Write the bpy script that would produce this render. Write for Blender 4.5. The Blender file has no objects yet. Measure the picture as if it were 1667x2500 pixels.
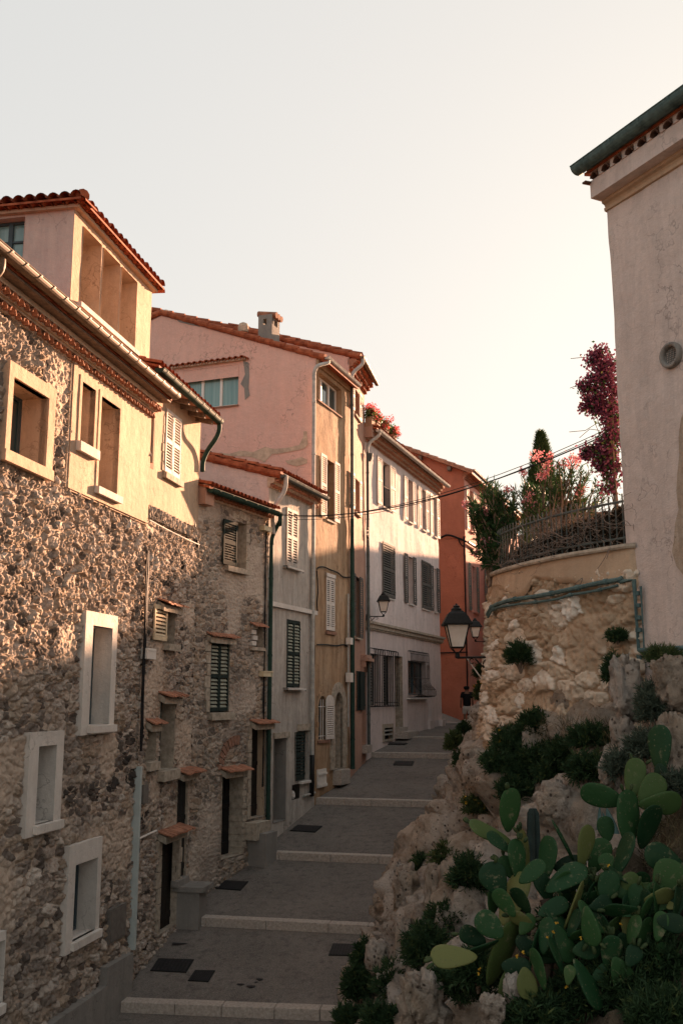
import bpy, math, random
import numpy as np
from mathutils import Vector, Matrix, noise as mnoise
random.seed(7); RS = np.random.RandomState(11)
R = math.radians
sc = bpy.context.scene; COL = sc.collection
# ------------------------------------------------------------------ camera model (camera at the world origin)
FL, CX, CY = 2431.0, 833.5, 1250.0
PITCH = math.atan(454/2431.0); CP, SP = math.cos(PITCH), math.sin(PITCH)
def ray(p):
    a = (p[0]-CX)/FL; v = -(p[1]-CY)/FL
    return Vector((a, CP - v*SP, SP + v*CP))
def at(p, Y):
    r = ray(p); return r*(Y/r.y)
ZR = {1:(0,400,2.8),2:(0,1200,2.8),3:(0,1900,2.8),4:(360,700,2.8),5:(360,1300,2.8),6:(740,840,3.136),7:(740,1300,3.136),
      8:(1107,180,2.8),9:(1107,840,2.8),10:(1107,1550,2.8),11:(820,1900,1.851),12:(200,1900,1.845),13:(1060,1750,2.583),
      14:(1060,2100,2.583),15:(840,1900,3.92),16:(1100,1640,9.8)}
def q(r, x, y):
    a, b, s = ZR[r]; return (a + x/s, b + y/s)
# ------------------------------------------------------------------ objects
def tag(o, label=None, cat=None, group=None, kind=None):
    if label: o['label'] = label
    if cat: o['category'] = cat
    if group: o['group'] = group
    if kind: o['kind'] = kind
    return o
ORIG = {}
def thing(name, loc, label, cat, group=None):
    o = bpy.data.objects.new(name, None); COL.objects.link(o); o.location = loc; o.empty_display_size = .2
    ORIG[o.name] = Vector(loc); return tag(o, label, cat, group)
class MB:
    def __init__(s): s.v = []; s.f = []; s.at = {}; s.fm = []
    def quad(s, a, b, c, d): 
        n = len(s.v); s.v += [tuple(a), tuple(b), tuple(c), tuple(d)]; s.f.append((n, n+1, n+2, n+3))
    def poly(s, pts):
        n = len(s.v); s.v += [tuple(p) for p in pts]; s.f.append(tuple(range(n, n+len(pts))))
    def hexa(s, c):          # c: 8 corners, bottom ring 0-3, top ring 4-7
        n = len(s.v); s.v += [tuple(p) for p in c]
        for f in ((3,2,1,0),(4,5,6,7),(0,1,5,4),(1,2,6,5),(2,3,7,6),(3,0,4,7)): s.f.append(tuple(n+i for i in f))
    def box(s, x0, x1, y0, y1, z0, z1):
        s.hexa([(x0,y0,z0),(x1,y0,z0),(x1,y1,z0),(x0,y1,z0),(x0,y0,z1),(x1,y0,z1),(x1,y1,z1),(x0,y1,z1)])
    def grid(s, P):          # P: array (n,m,3)
        n, m = P.shape[:2]; b = len(s.v); s.v += [tuple(p) for p in P.reshape(-1, 3)]
        for i in range(n-1):
            for j in range(m-1):
                k = b+i*m+j; s.f.append((k, k+1, k+m+1, k+m))
    def tube(s, pts, r, n=8, caps=True):
        pts = [Vector(p) for p in pts]; rr = r if isinstance(r, (list, tuple)) else [r]*len(pts)
        b = len(s.v); up = Vector((0.13, .21, .97)); 
        for i, p in enumerate(pts):
            t = (pts[min(i+1, len(pts)-1)] - pts[max(i-1, 0)]).normalized()
            a = t.cross(up)
            if a.length < 1e-3: a = t.cross(Vector((1, 0, 0)))
            a.normalize(); c = t.cross(a)
            for k in range(n):
                w = 2*math.pi*k/n; s.v.append(tuple(p + (a*math.cos(w) + c*math.sin(w))*rr[i]))
        for i in range(len(pts)-1):
            for k in range(n):
                k2 = (k+1) % n; s.f.append((b+i*n+k, b+i*n+k2, b+(i+1)*n+k2, b+(i+1)*n+k))
        if caps:
            s.f.append(tuple(b+k for k in range(n))[::-1]); e = b+(len(pts)-1)*n; s.f.append(tuple(e+k for k in range(n)))
    def lathe(s, c, prof, n=16, ax=None):
        c = Vector(c); b = len(s.v)
        for r_, z_ in prof:
            for k in range(n):
                w = 2*math.pi*k/n; s.v.append((c.x+r_*math.cos(w), c.y+r_*math.sin(w), c.z+z_))
        for i in range(len(prof)-1):
            for k in range(n):
                k2 = (k+1) % n; s.f.append((b+i*n+k, b+i*n+k2, b+(i+1)*n+k2, b+(i+1)*n+k))
        s.f.append(tuple(b+k for k in range(n))[::-1]); e = b+(len(prof)-1)*n; s.f.append(tuple(e+k for k in range(n)))
    def build(s, name, mat, parent=None, smooth=False, origin=None):
        me = bpy.data.meshes.new(name); V = np.array(s.v, dtype=np.float64).reshape(-1, 3)
        root = parent
        O = Vector((0, 0, 0))
        if parent is not None:
            O = ORIG[parent.name]
        elif origin is not None: O = Vector(origin)
        else: O = Vector(V.mean(axis=0)) if len(V) else O; O.z = float(V[:, 2].min())
        V = V - np.array(O)
        me.from_pydata(V.tolist(), [], s.f)
        for k, arr in s.at.items():
            a = me.attributes.new(k, 'FLOAT', 'POINT'); a.data.foreach_set('value', np.asarray(arr, dtype=np.float32))
        me.materials.append(mat)
        if smooth: me.shade_smooth()
        o = bpy.data.objects.new(name, me); COL.objects.link(o); ORIG[o.name] = O
        if parent is not None: o.parent = parent
        else: o.location = O
        if parent is not None and parent.type == 'EMPTY': pass
        return o
# ------------------------------------------------------------------ vertical facade planes
class Fac:
    def __init__(s, x0, y0, x1, y1):
        s.o = Vector((x0, y0, 0)); d = Vector((x1-x0, y1-y0, 0)); s.L = d.length; s.d = d/s.L; s.n = Vector((s.d.y, -s.d.x, 0))
    def hit(s, p, off=0):
        r = ray(p); t = (s.o.dot(s.n)+off)/r.dot(s.n); w = r*t
        return ((w-s.o).dot(s.d), w.z)
    def P(s, u, z, off=0):
        w = s.o + s.d*u + s.n*off; return Vector((w.x, w.y, z))
    def rect(s, tl, br, off=0):
        a = s.hit(tl, off); b = s.hit(br, off); return (min(a[0],b[0]), max(a[0],b[0]), min(a[1],b[1]), max(a[1],b[1]))
    def box(s, mb, u0, u1, z0, z1, o0, o1, z1b=None):
        zb = z1 if z1b is None else z1b        # z at outer edge (o1) if sloped
        mb.hexa([s.P(u0,z0,o0), s.P(u0,z0,o1), s.P(u1,z0,o1), s.P(u1,z0,o0), s.P(u0,z1,o0), s.P(u0,zb,o1), s.P(u1,zb,o1), s.P(u1,z1,o0)])
    def slab(s, mb, u0, u1, z0, z1, o0, o1, t):   # sloped slab: inner edge top z1, outer edge top z0
        mb.hexa([s.P(u0,z1-t,o0), s.P(u0,z0-t,o1), s.P(u1,z0-t,o1), s.P(u1,z1-t,o0), s.P(u0,z1,o0), s.P(u0,z0,o1), s.P(u1,z0,o1), s.P(u1,z1,o0)])
# ------------------------------------------------------------------ node materials
def newmat(name):
    m = bpy.data.materials.new(name); m.use_nodes = True; nt = m.node_tree; b = nt.nodes['Principled BSDF']
    b.inputs['Specular IOR Level'].default_value = .12
    return m, nt, b
def N(nt, typ, **kw):
    n = nt.nodes.new(typ)
    for k, v in kw.items():
        if k.startswith('i_'): n.inputs[k[2:].replace('_', ' ')].default_value = v
        else: setattr(n, k, v)
    return n
def coords(nt, sx=1, sy=1, sz=1):
    g = N(nt, 'ShaderNodeNewGeometry'); mp = N(nt, 'ShaderNodeMapping'); mp.inputs['Scale'].default_value = (sx, sy, sz)
    nt.links.new(g.outputs['Position'], mp.inputs['Vector']); return mp.outputs[0]
def tex(nt, scale, detail=4, rough=.6, vec=None, dist=0):
    n = N(nt, 'ShaderNodeTexNoise'); n.inputs['Scale'].default_value = scale; n.inputs['Detail'].default_value = detail
    n.inputs['Roughness'].default_value = rough; n.inputs['Distortion'].default_value = dist
    nt.links.new(vec if vec is not None else coords(nt), n.inputs['Vector']); return n.outputs['Fac']
def ramp(nt, fac, stops):
    r = N(nt, 'ShaderNodeValToRGB'); cr = r.color_ramp
    while len(cr.elements) > len(stops): cr.elements.remove(cr.elements[-1])
    while len(cr.elements) < len(stops): cr.elements.new(.5)
    for e, (p, c) in zip(cr.elements, stops):
        e.position = p; e.color = (c, c, c, 1) if isinstance(c, (int, float)) else (c[0], c[1], c[2], 1)
    nt.links.new(fac, r.inputs[0]); return r.outputs[0]
def mix(nt, fac, a, b, mode='MIX'):
    m = N(nt, 'ShaderNodeMix', data_type='RGBA', blend_type=mode); 
    def put(sock, v):
        if isinstance(v, (tuple, list)): sock.default_value = (v[0], v[1], v[2], 1)
        elif isinstance(v, (int, float)): sock.default_value = v
        else: nt.links.new(v, sock)
    put(m.inputs[0], fac); put(m.inputs[6], a); put(m.inputs[7], b); return m.outputs[2]
def bump(nt, b, h, strength=.4, dist=.02):
    n = N(nt, 'ShaderNodeBump'); n.inputs['Strength'].default_value = strength; n.inputs['Distance'].default_value = dist
    nt.links.new(h, n.inputs['Height']); nt.links.new(n.outputs[0], b.inputs['Normal']); return n
def addh(nt, a, b, wa=1, wb=1):
    m = N(nt, 'ShaderNodeMath', operation='MULTIPLY'); nt.links.new(a, m.inputs[0]); m.inputs[1].default_value = wa
    m2 = N(nt, 'ShaderNodeMath', operation='MULTIPLY_ADD'); nt.links.new(b, m2.inputs[0]); m2.inputs[1].default_value = wb
    nt.links.new(m.outputs[0], m2.inputs[2]); return m2.outputs[0]
def dk(c, k): return tuple(x*k for x in c)
def M_plain(name, c, rough=.7, sc_=12, amt=.25, bs=.2, bscale=60, metal=0, c2=None):
    m, nt, b = newmat(name); f = tex(nt, sc_, 5)
    nt.links.new(ramp(nt, f, [(.3, dk(c, 1-amt)), (.7, c2 or dk(c, 1+amt))]), b.inputs['Base Color'])
    b.inputs['Roughness'].default_value = rough; b.inputs['Metallic'].default_value = metal
    if bs: bump(nt, b, tex(nt, bscale, 4), bs, .01)
    return m
def M_plaster(name, c, dirt, c2=None, streak=.5, blotch=.5, patch=None, bs=.5):
    m, nt, b = newmat(name)
    f = tex(nt, .9, 6, .65, dist=.4); c2 = c2 or dk(c, .74)
    col = mix(nt, ramp(nt, f, [(.35, 0), (.68, 1)]), c, c2)
    s = tex(nt, 1.0, 7, .7, coords(nt, 4.2, 4.2, .5), dist=.5)
    col = mix(nt, ramp(nt, s, [(.40, 0), (.68, min(1, streak*1.35))]), col, dirt)
    g = tex(nt, 5, 7, .7)
    col = mix(nt, ramp(nt, g, [(.48, 0), (.74, blotch)]), col, dk(dirt, .85))
    fine = tex(nt, 34, 4, .7)
    col = mix(nt, ramp(nt, fine, [(.3, .3), (.75, 0)]), col, dk(c, .6))
    wv = N(nt, 'ShaderNodeVectorMath', operation='ADD'); nzt = N(nt, 'ShaderNodeTexNoise'); nzt.inputs['Scale'].default_value = 2.5; nzt.inputs['Detail'].default_value = 6; nt.links.new(coords(nt), nzt.inputs['Vector'])
    nt.links.new(coords(nt, .75, .75, .5), wv.inputs[0]); nt.links.new(nzt.outputs['Color'], wv.inputs[1]); vo = N(nt, 'ShaderNodeTexVoronoi', feature='DISTANCE_TO_EDGE'); vo.inputs['Scale'].default_value = .9; nt.links.new(wv.outputs[0], vo.inputs['Vector'])
    ck = N(nt, 'ShaderNodeMath', operation='MULTIPLY'); nt.links.new(ramp(nt, vo.outputs['Distance'], [(.0, .8), (.012, 0)]), ck.inputs[0]); nt.links.new(ramp(nt, tex(nt, .7, 3), [(.45, 0), (.6, 1)]), ck.inputs[1]); col = mix(nt, ck.outputs[0], col, dk(dirt, .5))
    if patch:
        pf = tex(nt, .55, 5, .6, dist=.8); col = mix(nt, ramp(nt, pf, [(.60, 0), (.63, 1)]), col, patch)
    nt.links.new(col, b.inputs['Base Color']); b.inputs['Roughness'].default_value = .92
    bump(nt, b, addh(nt, tex(nt, 7, 6, .6), tex(nt, 55, 3, .6), 1, .35), bs, .035); return m
def M_stone(name, stops, mortar, soot=None, bs=.7):
    m, nt, b = newmat(name)
    sid = N(nt, 'ShaderNodeAttribute', attribute_name='sid').outputs['Fac']; sh = N(nt, 'ShaderNodeAttribute', attribute_name='sh').outputs['Fac']
    col = ramp(nt, sid, stops)
    nz = tex(nt, 14, 6, .7); col = mix(nt, ramp(nt, nz, [(.3, .45), (.6, 0)]), col, dk(stops[0][1], 1.6))
    mc = mix(nt, ramp(nt, tex(nt, 2.2, 5), [(.35, 0), (.7, .6)]), mortar, dk(mortar, .62))
    col = mix(nt, ramp(nt, sh, [(.18, 0), (.42, 1)]), mc, col)
    if soot:
        col = mix(nt, ramp(nt, tex(nt, .5, 4, .6), [(.5, 0), (.75, .5)]), col, soot)
    nt.links.new(col, b.inputs['Base Color']); b.inputs['Roughness'].default_value = .95
    bump(nt, b, addh(nt, tex(nt, 22, 6, .7), tex(nt, 80, 3), 1, .4), bs, .03); return m
def M_leaf(name, c1, c2, c3=None, trans=.25):
    m, nt, b = newmat(name)
    a = N(nt, 'ShaderNodeAttribute', attribute_name='rnd').outputs['Fac']
    st = [(0, c1), (.75, c2)] + ([(1, c3)] if c3 else [])
    col = ramp(nt, a, st); nt.links.new(col, b.inputs['Base Color']); b.inputs['Roughness'].default_value = .55
    t = N(nt, 'ShaderNodeBsdfTranslucent'); nt.links.new(col, t.inputs[0]); mx = N(nt, 'ShaderNodeMixShader'); mx.inputs[0].default_value = trans
    out = nt.nodes['Material Output']; nt.links.new(b.outputs[0], mx.inputs[1]); nt.links.new(t.outputs[0], mx.inputs[2]); nt.links.new(mx.outputs[0], out.inputs[0])
    return m
MAT = {}
def mats():
    D = MAT
    stn = [(0, (.03,.027,.025)), (.05, (.06,.052,.046)), (.10, (.17,.14,.12)), (.32, (.35,.295,.25)), (.55, (.48,.405,.345)), (.78, (.37,.285,.21)), (1, (.60,.53,.465))]
    D['stone'] = M_stone('rubble stone', stn, (.53,.43,.345), (.20,.17,.15))
    D['stone_small'] = M_stone('coursed rubble', [(0,(.13,.11,.095)),(.3,(.28,.24,.20)),(.6,(.41,.345,.285)),(.85,(.34,.255,.18)),(1,(.53,.465,.40))], (.50,.42,.35), (.12,.10,.09))
    D['stone_wall'] = M_stone('pale retaining stone', [(0,(.33,.235,.155)),(.3,(.46,.355,.255)),(.6,(.56,.455,.35)),(.8,(.64,.555,.46)),(1,(.74,.69,.62))], (.44,.325,.225), None)
    D['pl_peach'] = M_plaster('peach lime plaster', (.61,.455,.335), (.40,.28,.2))
    D['pl_pale'] = M_plaster('pale window plaster', (.72,.67,.615), (.45,.41,.375), streak=.3, blotch=.25)
    D['pl_dorm'] = M_plaster('mauve beige plaster', (.68,.54,.475), (.42,.33,.31), blotch=.35)
    D['pl_ochre'] = M_plaster('ochre beige plaster', (.58,.435,.31), (.36,.27,.20), streak=.6)
    D['pl_grey'] = M_plaster('grey plaster', (.56,.515,.46), (.24,.22,.20), (.42,.385,.345), streak=.7)
    D['pl_mauve'] = M_plaster('grey pink gable plaster', (.70,.57,.53), (.50,.42,.40), streak=.2, blotch=.3)
    D['pl_gold'] = M_plaster('worn ochre plaster', (.45,.295,.175), (.22,.14,.085), (.48,.365,.255), streak=.75, blotch=.6)
    D['pl_pink'] = M_plaster('pink gable plaster', (.76,.48,.405), (.52,.36,.31), (.72,.43,.355), streak=.25, blotch=.3, bs=.6)
    D['pl_rose'] = M_plaster('rose plaster', (.52,.32,.24), (.36,.22,.17), streak=.5)
    D['pl_white'] = M_plaster('off white plaster', (.74,.655,.63), (.50,.43,.41), (.69,.585,.55), streak=.55)
    D['pl_red'] = M_plaster('brick red plaster', (.45,.16,.10), (.33,.11,.07), streak=.25, blotch=.2)
    D['pl_salmon'] = M_plaster('salmon plaster', (.78,.44,.36), (.62,.34,.27), streak=.25, blotch=.2)
    D['pl_right'] = M_plaster('weathered white pink plaster', (.66,.56,.515), (.42,.36,.335), (.60,.495,.445), streak=.45, blotch=.45, bs=.7)
    D['concrete'] = M_plaster('grey cement', (.30,.28,.255), (.18,.17,.16), blotch=.4)
    D['kerb'] = M_plain('granite kerb', (.37,.325,.285), .85, 22, .28, .6, 70)
    D['stonetrim'] = M_plain('dressed stone', (.36,.31,.25), .9, 9, .35, .7, 35)
    D['brick'] = M_plain('old brick', (.25,.14,.10), .9, 9, .3, .5, 40)
    D['tile'] = M_plain('terracotta tile', (.32,.075,.036), .8, 5, .5, .35, 50, c2=(.43,.135,.065))
    D['tile_old'] = M_plain('aged terracotta', (.32,.15,.095), .85, 5, .4, .4, 50)
    D['mortar'] = M_plain('pale mortar', (.48,.37,.28), .95, 6, .25, .5, 40)
    D['zinc_beige'] = M_plain('beige painted zinc', (.15,.105,.07), .55, 6, .2, .1)
    D['zinc_green'] = M_plain('dark green painted metal', (.022,.048,.038), .7, 6, .3, .08)
    D['zinc_dark'] = M_plain('dark weathered zinc', (.09,.105,.10), .75, 6, .3, .1)
    D['zinc'] = M_plain('grey zinc', (.38,.375,.35), .75, 6, .25, .1)
    D['zinc_teal'] = M_plain('weathered green grey zinc', (.085,.135,.135), .75, 9, .35, .25, 30)
    D['pipe_blue'] = M_plain('blue grey pipe cover', (.42,.47,.46), .6, 3, .12, .1)
    D['sh_white'] = M_plain('white shutter paint', (.60,.555,.51), .8, 8, .12, .1)
    D['sh_cream'] = M_plain('cream shutter paint', (.62,.50,.34), .8, 8, .12, .1)
    D['sh_green'] = M_plain('dark green shutter paint', (.020,.030,.027), .85, 8, .3, .1)
    D['sh_slat'] = M_plain('grey green slats', (.24,.25,.20), .8, 8, .3, .1)
    D['sh_grey'] = M_plain('grey shutter paint', (.105,.10,.092), .85, 8, .25, .1)
    D['sh_weather'] = M_plain('weathered grey shutter', (.34,.31,.28), .7, 8, .3, .2)
    D['sh_teal'] = M_plain('sage green shutter', (.16,.22,.20), .85, 8, .2, .1)
    D['black'] = M_plain('black iron', (.014,.015,.015), .45, 20, .3, .15)
    D['cable'] = M_plain('black cable', (.012,.012,.013), .6, 20, .2, 0)
    D['door'] = M_plain('dark door wood', (.022,.019,.017), .55, 10, .4, .2)
    D['dark'] = M_plain('dark interior', (.012,.011,.011), .9, 4, .2, 0)
    D['whiteframe'] = M_plain('white window frame', (.70,.66,.62), .4, 4, .06, .05)
    D['darkframe'] = M_plain('slate blue window frame', (.06,.085,.095), .45, 4, .15, .05)
    D['box_white'] = M_plain('white plastic box', (.66,.62,.57), .4, 4, .08, .05)
    D['box_cream'] = M_plain('cream plastic box', (.58,.50,.34), .45, 4, .1, .05)
    D['box_grey'] = M_plain('grey metal cover', (.15,.135,.12), .6, 9, .2, .2)
    D['pot'] = M_plain('clay pot', (.33,.20,.13), .85, 9, .3, .3)
    D['wood'] = M_plain('grey brown stems', (.17,.125,.095), .85, 14, .35, .4)
    D['twig'] = M_plain('dry grey vine stems', (.20,.16,.135), .85, 14, .35, .2)
    m, nt, b = newmat('window glass'); b.inputs['Base Color'].default_value = (.03,.06,.065,1); b.inputs['Roughness'].default_value = .06; b.inputs['Specular IOR Level'].default_value = .8; D['glass'] = m
    m, nt, b = newmat('teal curtain glass'); b.inputs['Base Color'].default_value = (.17,.30,.30,1); b.inputs['Roughness'].default_value = .12; b.inputs['Specular IOR Level'].default_value = .6
    nt.links.new(ramp(nt, tex(nt, 2.2, 3, .5, coords(nt, 6, 6, .2)), [(.35,(.13,.25,.255)),(.7,(.22,.35,.345))]), b.inputs['Base Color']); D['glass_teal'] = m
    m, nt, b = newmat('frosted lantern glass'); b.inputs['Roughness'].default_value = .4
    col = ramp(nt, tex(nt, 6, 3), [(.3,(.84,.75,.66)),(.7,(.95,.88,.80))]); nt.links.new(col, b.inputs['Base Color']); t = N(nt, 'ShaderNodeBsdfTranslucent'); nt.links.new(col, t.inputs[0]); mx = N(nt, 'ShaderNodeMixShader'); mx.inputs[0].default_value = .35
    nt.links.new(b.outputs[0], mx.inputs[1]); nt.links.new(t.outputs[0], mx.inputs[2]); nt.links.new(mx.outputs[0], nt.nodes['Material Output'].inputs[0]); D['lamp_glass'] = m
    # asphalt
    m, nt, b = newmat('worn asphalt'); f = tex(nt, .8, 6, .65); g = tex(nt, 45, 3, .85); h = tex(nt, 6, 5, .6)
    col = ramp(nt, f, [(.3,(.078,.070,.063)),(.7,(.145,.128,.114))]); col = mix(nt, ramp(nt, g, [(.4, 0),(.72,.75)]), col, (.29,.26,.235))
    col = mix(nt, ramp(nt, h, [(.5,0),(.75,.6)]), col, (.045,.041,.039)); nt.links.new(col, b.inputs['Base Color']); b.inputs['Roughness'].default_value = .9
    bump(nt, b, g, .5, .008); D['asphalt'] = m
    # rock
    m, nt, b = newmat('pale limestone rock'); f = tex(nt, .9, 7, .7, dist=.6); g = tex(nt, 3.2, 8, .72, dist=.3)
    col = ramp(nt, f, [(.3,(.41,.29,.20)),(.44,(.54,.44,.35)),(.64,(.68,.61,.545))])
    col = mix(nt, ramp(nt, g, [(.47,0),(.68,.8)]), col, (.19,.13,.09))
    v = N(nt, 'ShaderNodeTexVoronoi', feature='F1'); v.inputs['Scale'].default_value = 13; nt.links.new(coords(nt, 1, 1, .7), v.inputs['Vector'])
    pit = ramp(nt, v.outputs['Distance'], [(.12, 1),(.30, 0)]); pm = N(nt, 'ShaderNodeMath', operation='MULTIPLY'); nt.links.new(pit, pm.inputs[0]); nt.links.new(ramp(nt, tex(nt, 2.5, 4), [(.42,0),(.56,1)]), pm.inputs[1])
    col = mix(nt, pm.outputs[0], col, (.10,.075,.06))  # pits coloured dark: shade of the holes painted in, with dirt and lichen
    nt.links.new(col, b.inputs['Base Color']); b.inputs['Roughness'].default_value = .95
    bump(nt, b, addh(nt, addh(nt, tex(nt, 6, 10, .8, dist=.5), tex(nt, 26, 6, .75), 1, .5), pm.outputs[0], 1, -.35), 1.0, .16); D['rock'] = m
    m, nt, b = newmat('dry earth'); nt.links.new(ramp(nt, tex(nt, 3, 7, .7), [(.3,(.06,.05,.035)),(.7,(.15,.115,.08))]), b.inputs['Base Color']); b.inputs['Roughness'].default_value = 1
    bump(nt, b, tex(nt, 12, 7, .7), .9, .08); D['earth'] = m
    # prickly pear
    m, nt, b = newmat('prickly pear skin'); f = tex(nt, 4, 5, .6)
    oi = N(nt, 'ShaderNodeObjectInfo').outputs['Random']
    c0 = ramp(nt, oi, [(0,(.006,.020,.010)),(.45,(.012,.042,.016)),(.75,(.026,.068,.022)),(.9,(.055,.085,.026)),(1,(.13,.13,.045))])
    col = mix(nt, ramp(nt, f, [(.5,0),(.85,.4)]), c0, (.045,.07,.025))
    tc = N(nt, 'ShaderNodeTexCoord'); v = N(nt, 'ShaderNodeTexVoronoi', feature='F1'); v.inputs['Scale'].default_value = 9; v.inputs['Randomness'].default_value = .35; nt.links.new(tc.outputs['Object'], v.inputs['Vector'])
    dots = ramp(nt, v.outputs['Distance'], [(.08,1),(.17,0)]); col = mix(nt, dots, col, (.085,.095,.05))
    col = mix(nt, ramp(nt, tex(nt, 9, 6, .7), [(.58,0),(.68,.75)]), col, (.16,.145,.085))
    nt.links.new(col, b.inputs['Base Color']); b.inputs['Roughness'].default_value = .5; bump(nt, b, addh(nt, dots, tex(nt, 14, 4), .5, 1), .35, .02); D['cactus'] = m
    D['fruit'] = M_plain('green cactus fruit', (.02,.05,.02), .6, 14, .4, .2, c2=(.06,.075,.03))
    D['agave'] = M_plain('blue green agave', (.12,.20,.19), .5, 5, .25, .15)
    D['shrub'] = M_leaf('heath shrub leaves', (.014,.034,.018), (.038,.072,.03), (.11,.125,.04))
    D['shrub_light'] = M_leaf('olive shrub leaves', (.025,.05,.02), (.075,.105,.04), (.18,.165,.06))
    D['grey_shrub'] = M_leaf('grey green shrub leaves', (.035,.055,.04), (.085,.11,.08), (.15,.16,.11))
    D['ole'] = M_leaf('oleander leaves', (.016,.045,.018), (.04,.09,.032), (.14,.16,.05))
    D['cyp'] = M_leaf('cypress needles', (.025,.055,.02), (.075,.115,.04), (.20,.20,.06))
    D['boug'] = M_leaf('bougainvillea bracts', (.085,.022,.05), (.17,.05,.09), (.29,.115,.165), .3)
    D['flower'] = M_leaf('pink oleander flowers', (.50,.14,.18), (.64,.29,.31), (.76,.50,.50), .3)
    D['gera'] = M_leaf('geranium flowers', (.60,.05,.05), (.78,.16,.17), (.85,.38,.36), .3)
    D['gera_leaf'] = M_leaf('geranium leaves', (.04,.08,.02), (.12,.18,.045), (.25,.27,.08))
    D['dry'] = M_leaf('dry grass blades', (.06,.05,.03), (.14,.115,.065), (.24,.20,.12))
    D['yellow'] = M_leaf('yellow blossom', (.45,.25,.03), (.62,.38,.05))
    D['skin'] = M_plain('skin', (.20,.11,.075), .6, 8, .1, 0)
    D['cloth_black'] = M_plain('black cotton', (.012,.012,.013), .9, 20, .2, .2)
    D['cloth_grey'] = M_plain('light grey cotton', (.48,.44,.40), .9, 20, .1, .2)
mats()
# ------------------------------------------------------------------ walls
def lines(a, b, cuts, res):
    ks = sorted(set([a, b] + [c for c in cuts if a < c < b])); out = [a]
    for i in range(len(ks)-1):
        n = max(1, int(math.ceil((ks[i+1]-ks[i])/res)))
        out += [ks[i] + (ks[i+1]-ks[i])*k/n for k in range(1, n+1)]
    return np.array(out)
def hash2(i, j, k):
    h = np.sin(i*127.1 + j*311.7 + k*74.7)*43758.5453; return h - np.floor(h)
def vnoise(U, Z, s, seed=0):
    x = U*s; y = Z*s; xi = np.floor(x); yi = np.floor(y); fx = x-xi; fy = y-yi; fx = fx*fx*(3-2*fx); fy = fy*fy*(3-2*fy)
    a = hash2(xi, yi, seed); b = hash2(xi+1, yi, seed); c = hash2(xi, yi+1, seed); d = hash2(xi+1, yi+1, seed)
    return (a*(1-fx)+b*fx)*(1-fy) + (c*(1-fx)+d*fx)*fy
def stones(U, Z, cw, ch, seed, amp=.04, jit=.85):
    """rubble masonry: warped, jittered cells; returns height, stone id, stone mask"""
    Uw = U + (vnoise(U, Z, 1.3, seed)-.5)*.35 + (vnoise(U, Z, 4, seed+1)-.5)*.10; Zw = Z + (vnoise(U, Z, .9, seed+2)-.5)*.30 + (vnoise(U, Z, 5, seed+3)-.5)*.05
    r0 = np.floor(Zw/ch); best = np.full(U.shape, 9e9); sec = best.copy(); bid = np.zeros(U.shape); bx = np.zeros(U.shape); bz = np.zeros(U.shape)
    for dr in (-1, 0, 1):
        r = r0+dr; sh = hash2(r, r*0+3, seed)*.9; sc2 = .7 + .7*hash2(r, r*0+5, seed)
        c0 = np.floor(Uw/(cw*sc2) + sh)
        for dc in (-2, -1, 0, 1, 2):
            c = c0+dc
            px = (c + .5 + (hash2(r, c, seed+1)-.5)*jit - sh)*cw*sc2; pz = (r + .5 + (hash2(r, c, seed+2)-.5)*jit*.6)*ch
            s = .65 + .95*hash2(r, c, seed+4)**1.5
            d = np.sqrt(((Uw-px)/(cw*sc2))**2 + ((Zw-pz)/ch)**2)/s
            m = d < best; sec = np.where(m, best, np.minimum(sec, d)); bid = np.where(m, hash2(r, c, seed+7), bid); bx = np.where(m, Uw-px, bx); bz = np.where(m, Zw-pz, bz); best = np.where(m, d, best)
    e = sec-best + (vnoise(U, Z, 26, seed+12)-.5)*.16; mask = np.clip((e-.07)/.09, 0, 1); mask = mask*mask*(3-2*mask)
    tilt = np.clip((bx/cw*(hash2(bid*97, bid*13, 1)-.5)*1.7 + bz/ch*(hash2(bid*53, bid*29, 2)-.5)*1.4), -.6, .6)
    rough = (vnoise(U, Z, 13, seed+9)-.5)*.28 + (vnoise(U, Z*.55, 27, seed+10)-.5)*.9 + (vnoise(U, Z*.7, 48, seed+11)-.5)*.6
    low = np.clip((vnoise(U, Z, 1.1, seed+20)-.58)*6, 0, 1)      # places where mortar was smeared over the stones
    h = mask*(.30 + .5*bid + .95*tilt + rough) + (1-mask)*(rough*.4-.02)
    h = h*(1-.55*low) + .30*low; mask = mask*(1-.8*low)
    return (h-.35)*amp, bid, mask
def wall(F, u0, u1, z0, z1, holes, res, name, mat, parent, disp=None, off=0.0, smooth=True):
    cu = [h[0] for h in holes] + [h[1] for h in holes]; cz = [h[2] for h in holes] + [h[3] for h in holes]
    us = lines(u0, u1, cu, res); zs = lines(z0, z1, cz, res)
    U, Z = np.meshgrid(us, zs, indexing='ij'); H = np.zeros_like(U)
    mb = MB()
    if disp:
        r = disp(U, Z)
        if isinstance(r, tuple): H, sid, msk = r; mb.at = {'sid': sid.ravel(), 'sh': msk.ravel()}
        else: H = r
    H = H + off; b = np.array(F.o); d = np.array(F.d); n = np.array(F.n)
    P = b + U[..., None]*d + H[..., None]*n; P[..., 2] = Z
    mb.v = [tuple(p) for p in P.reshape(-1, 3)]
    uc = (us[1:]+us[:-1])/2; zc = (zs[1:]+zs[:-1])/2; m = len(zs)
    UC, ZC = np.meshgrid(uc, zc, indexing='ij'); keep = np.ones_like(UC, bool)
    for h in holes: keep &= ~((UC > h[0]) & (UC < h[1]) & (ZC > h[2]) & (ZC < h[3]))
    for i, j in zip(*np.nonzero(keep)):
        k = i*m+j; mb.f.append((k, k+m, k+m+1, k+1))
    return mb.build(name, mat, parent, smooth)
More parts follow.
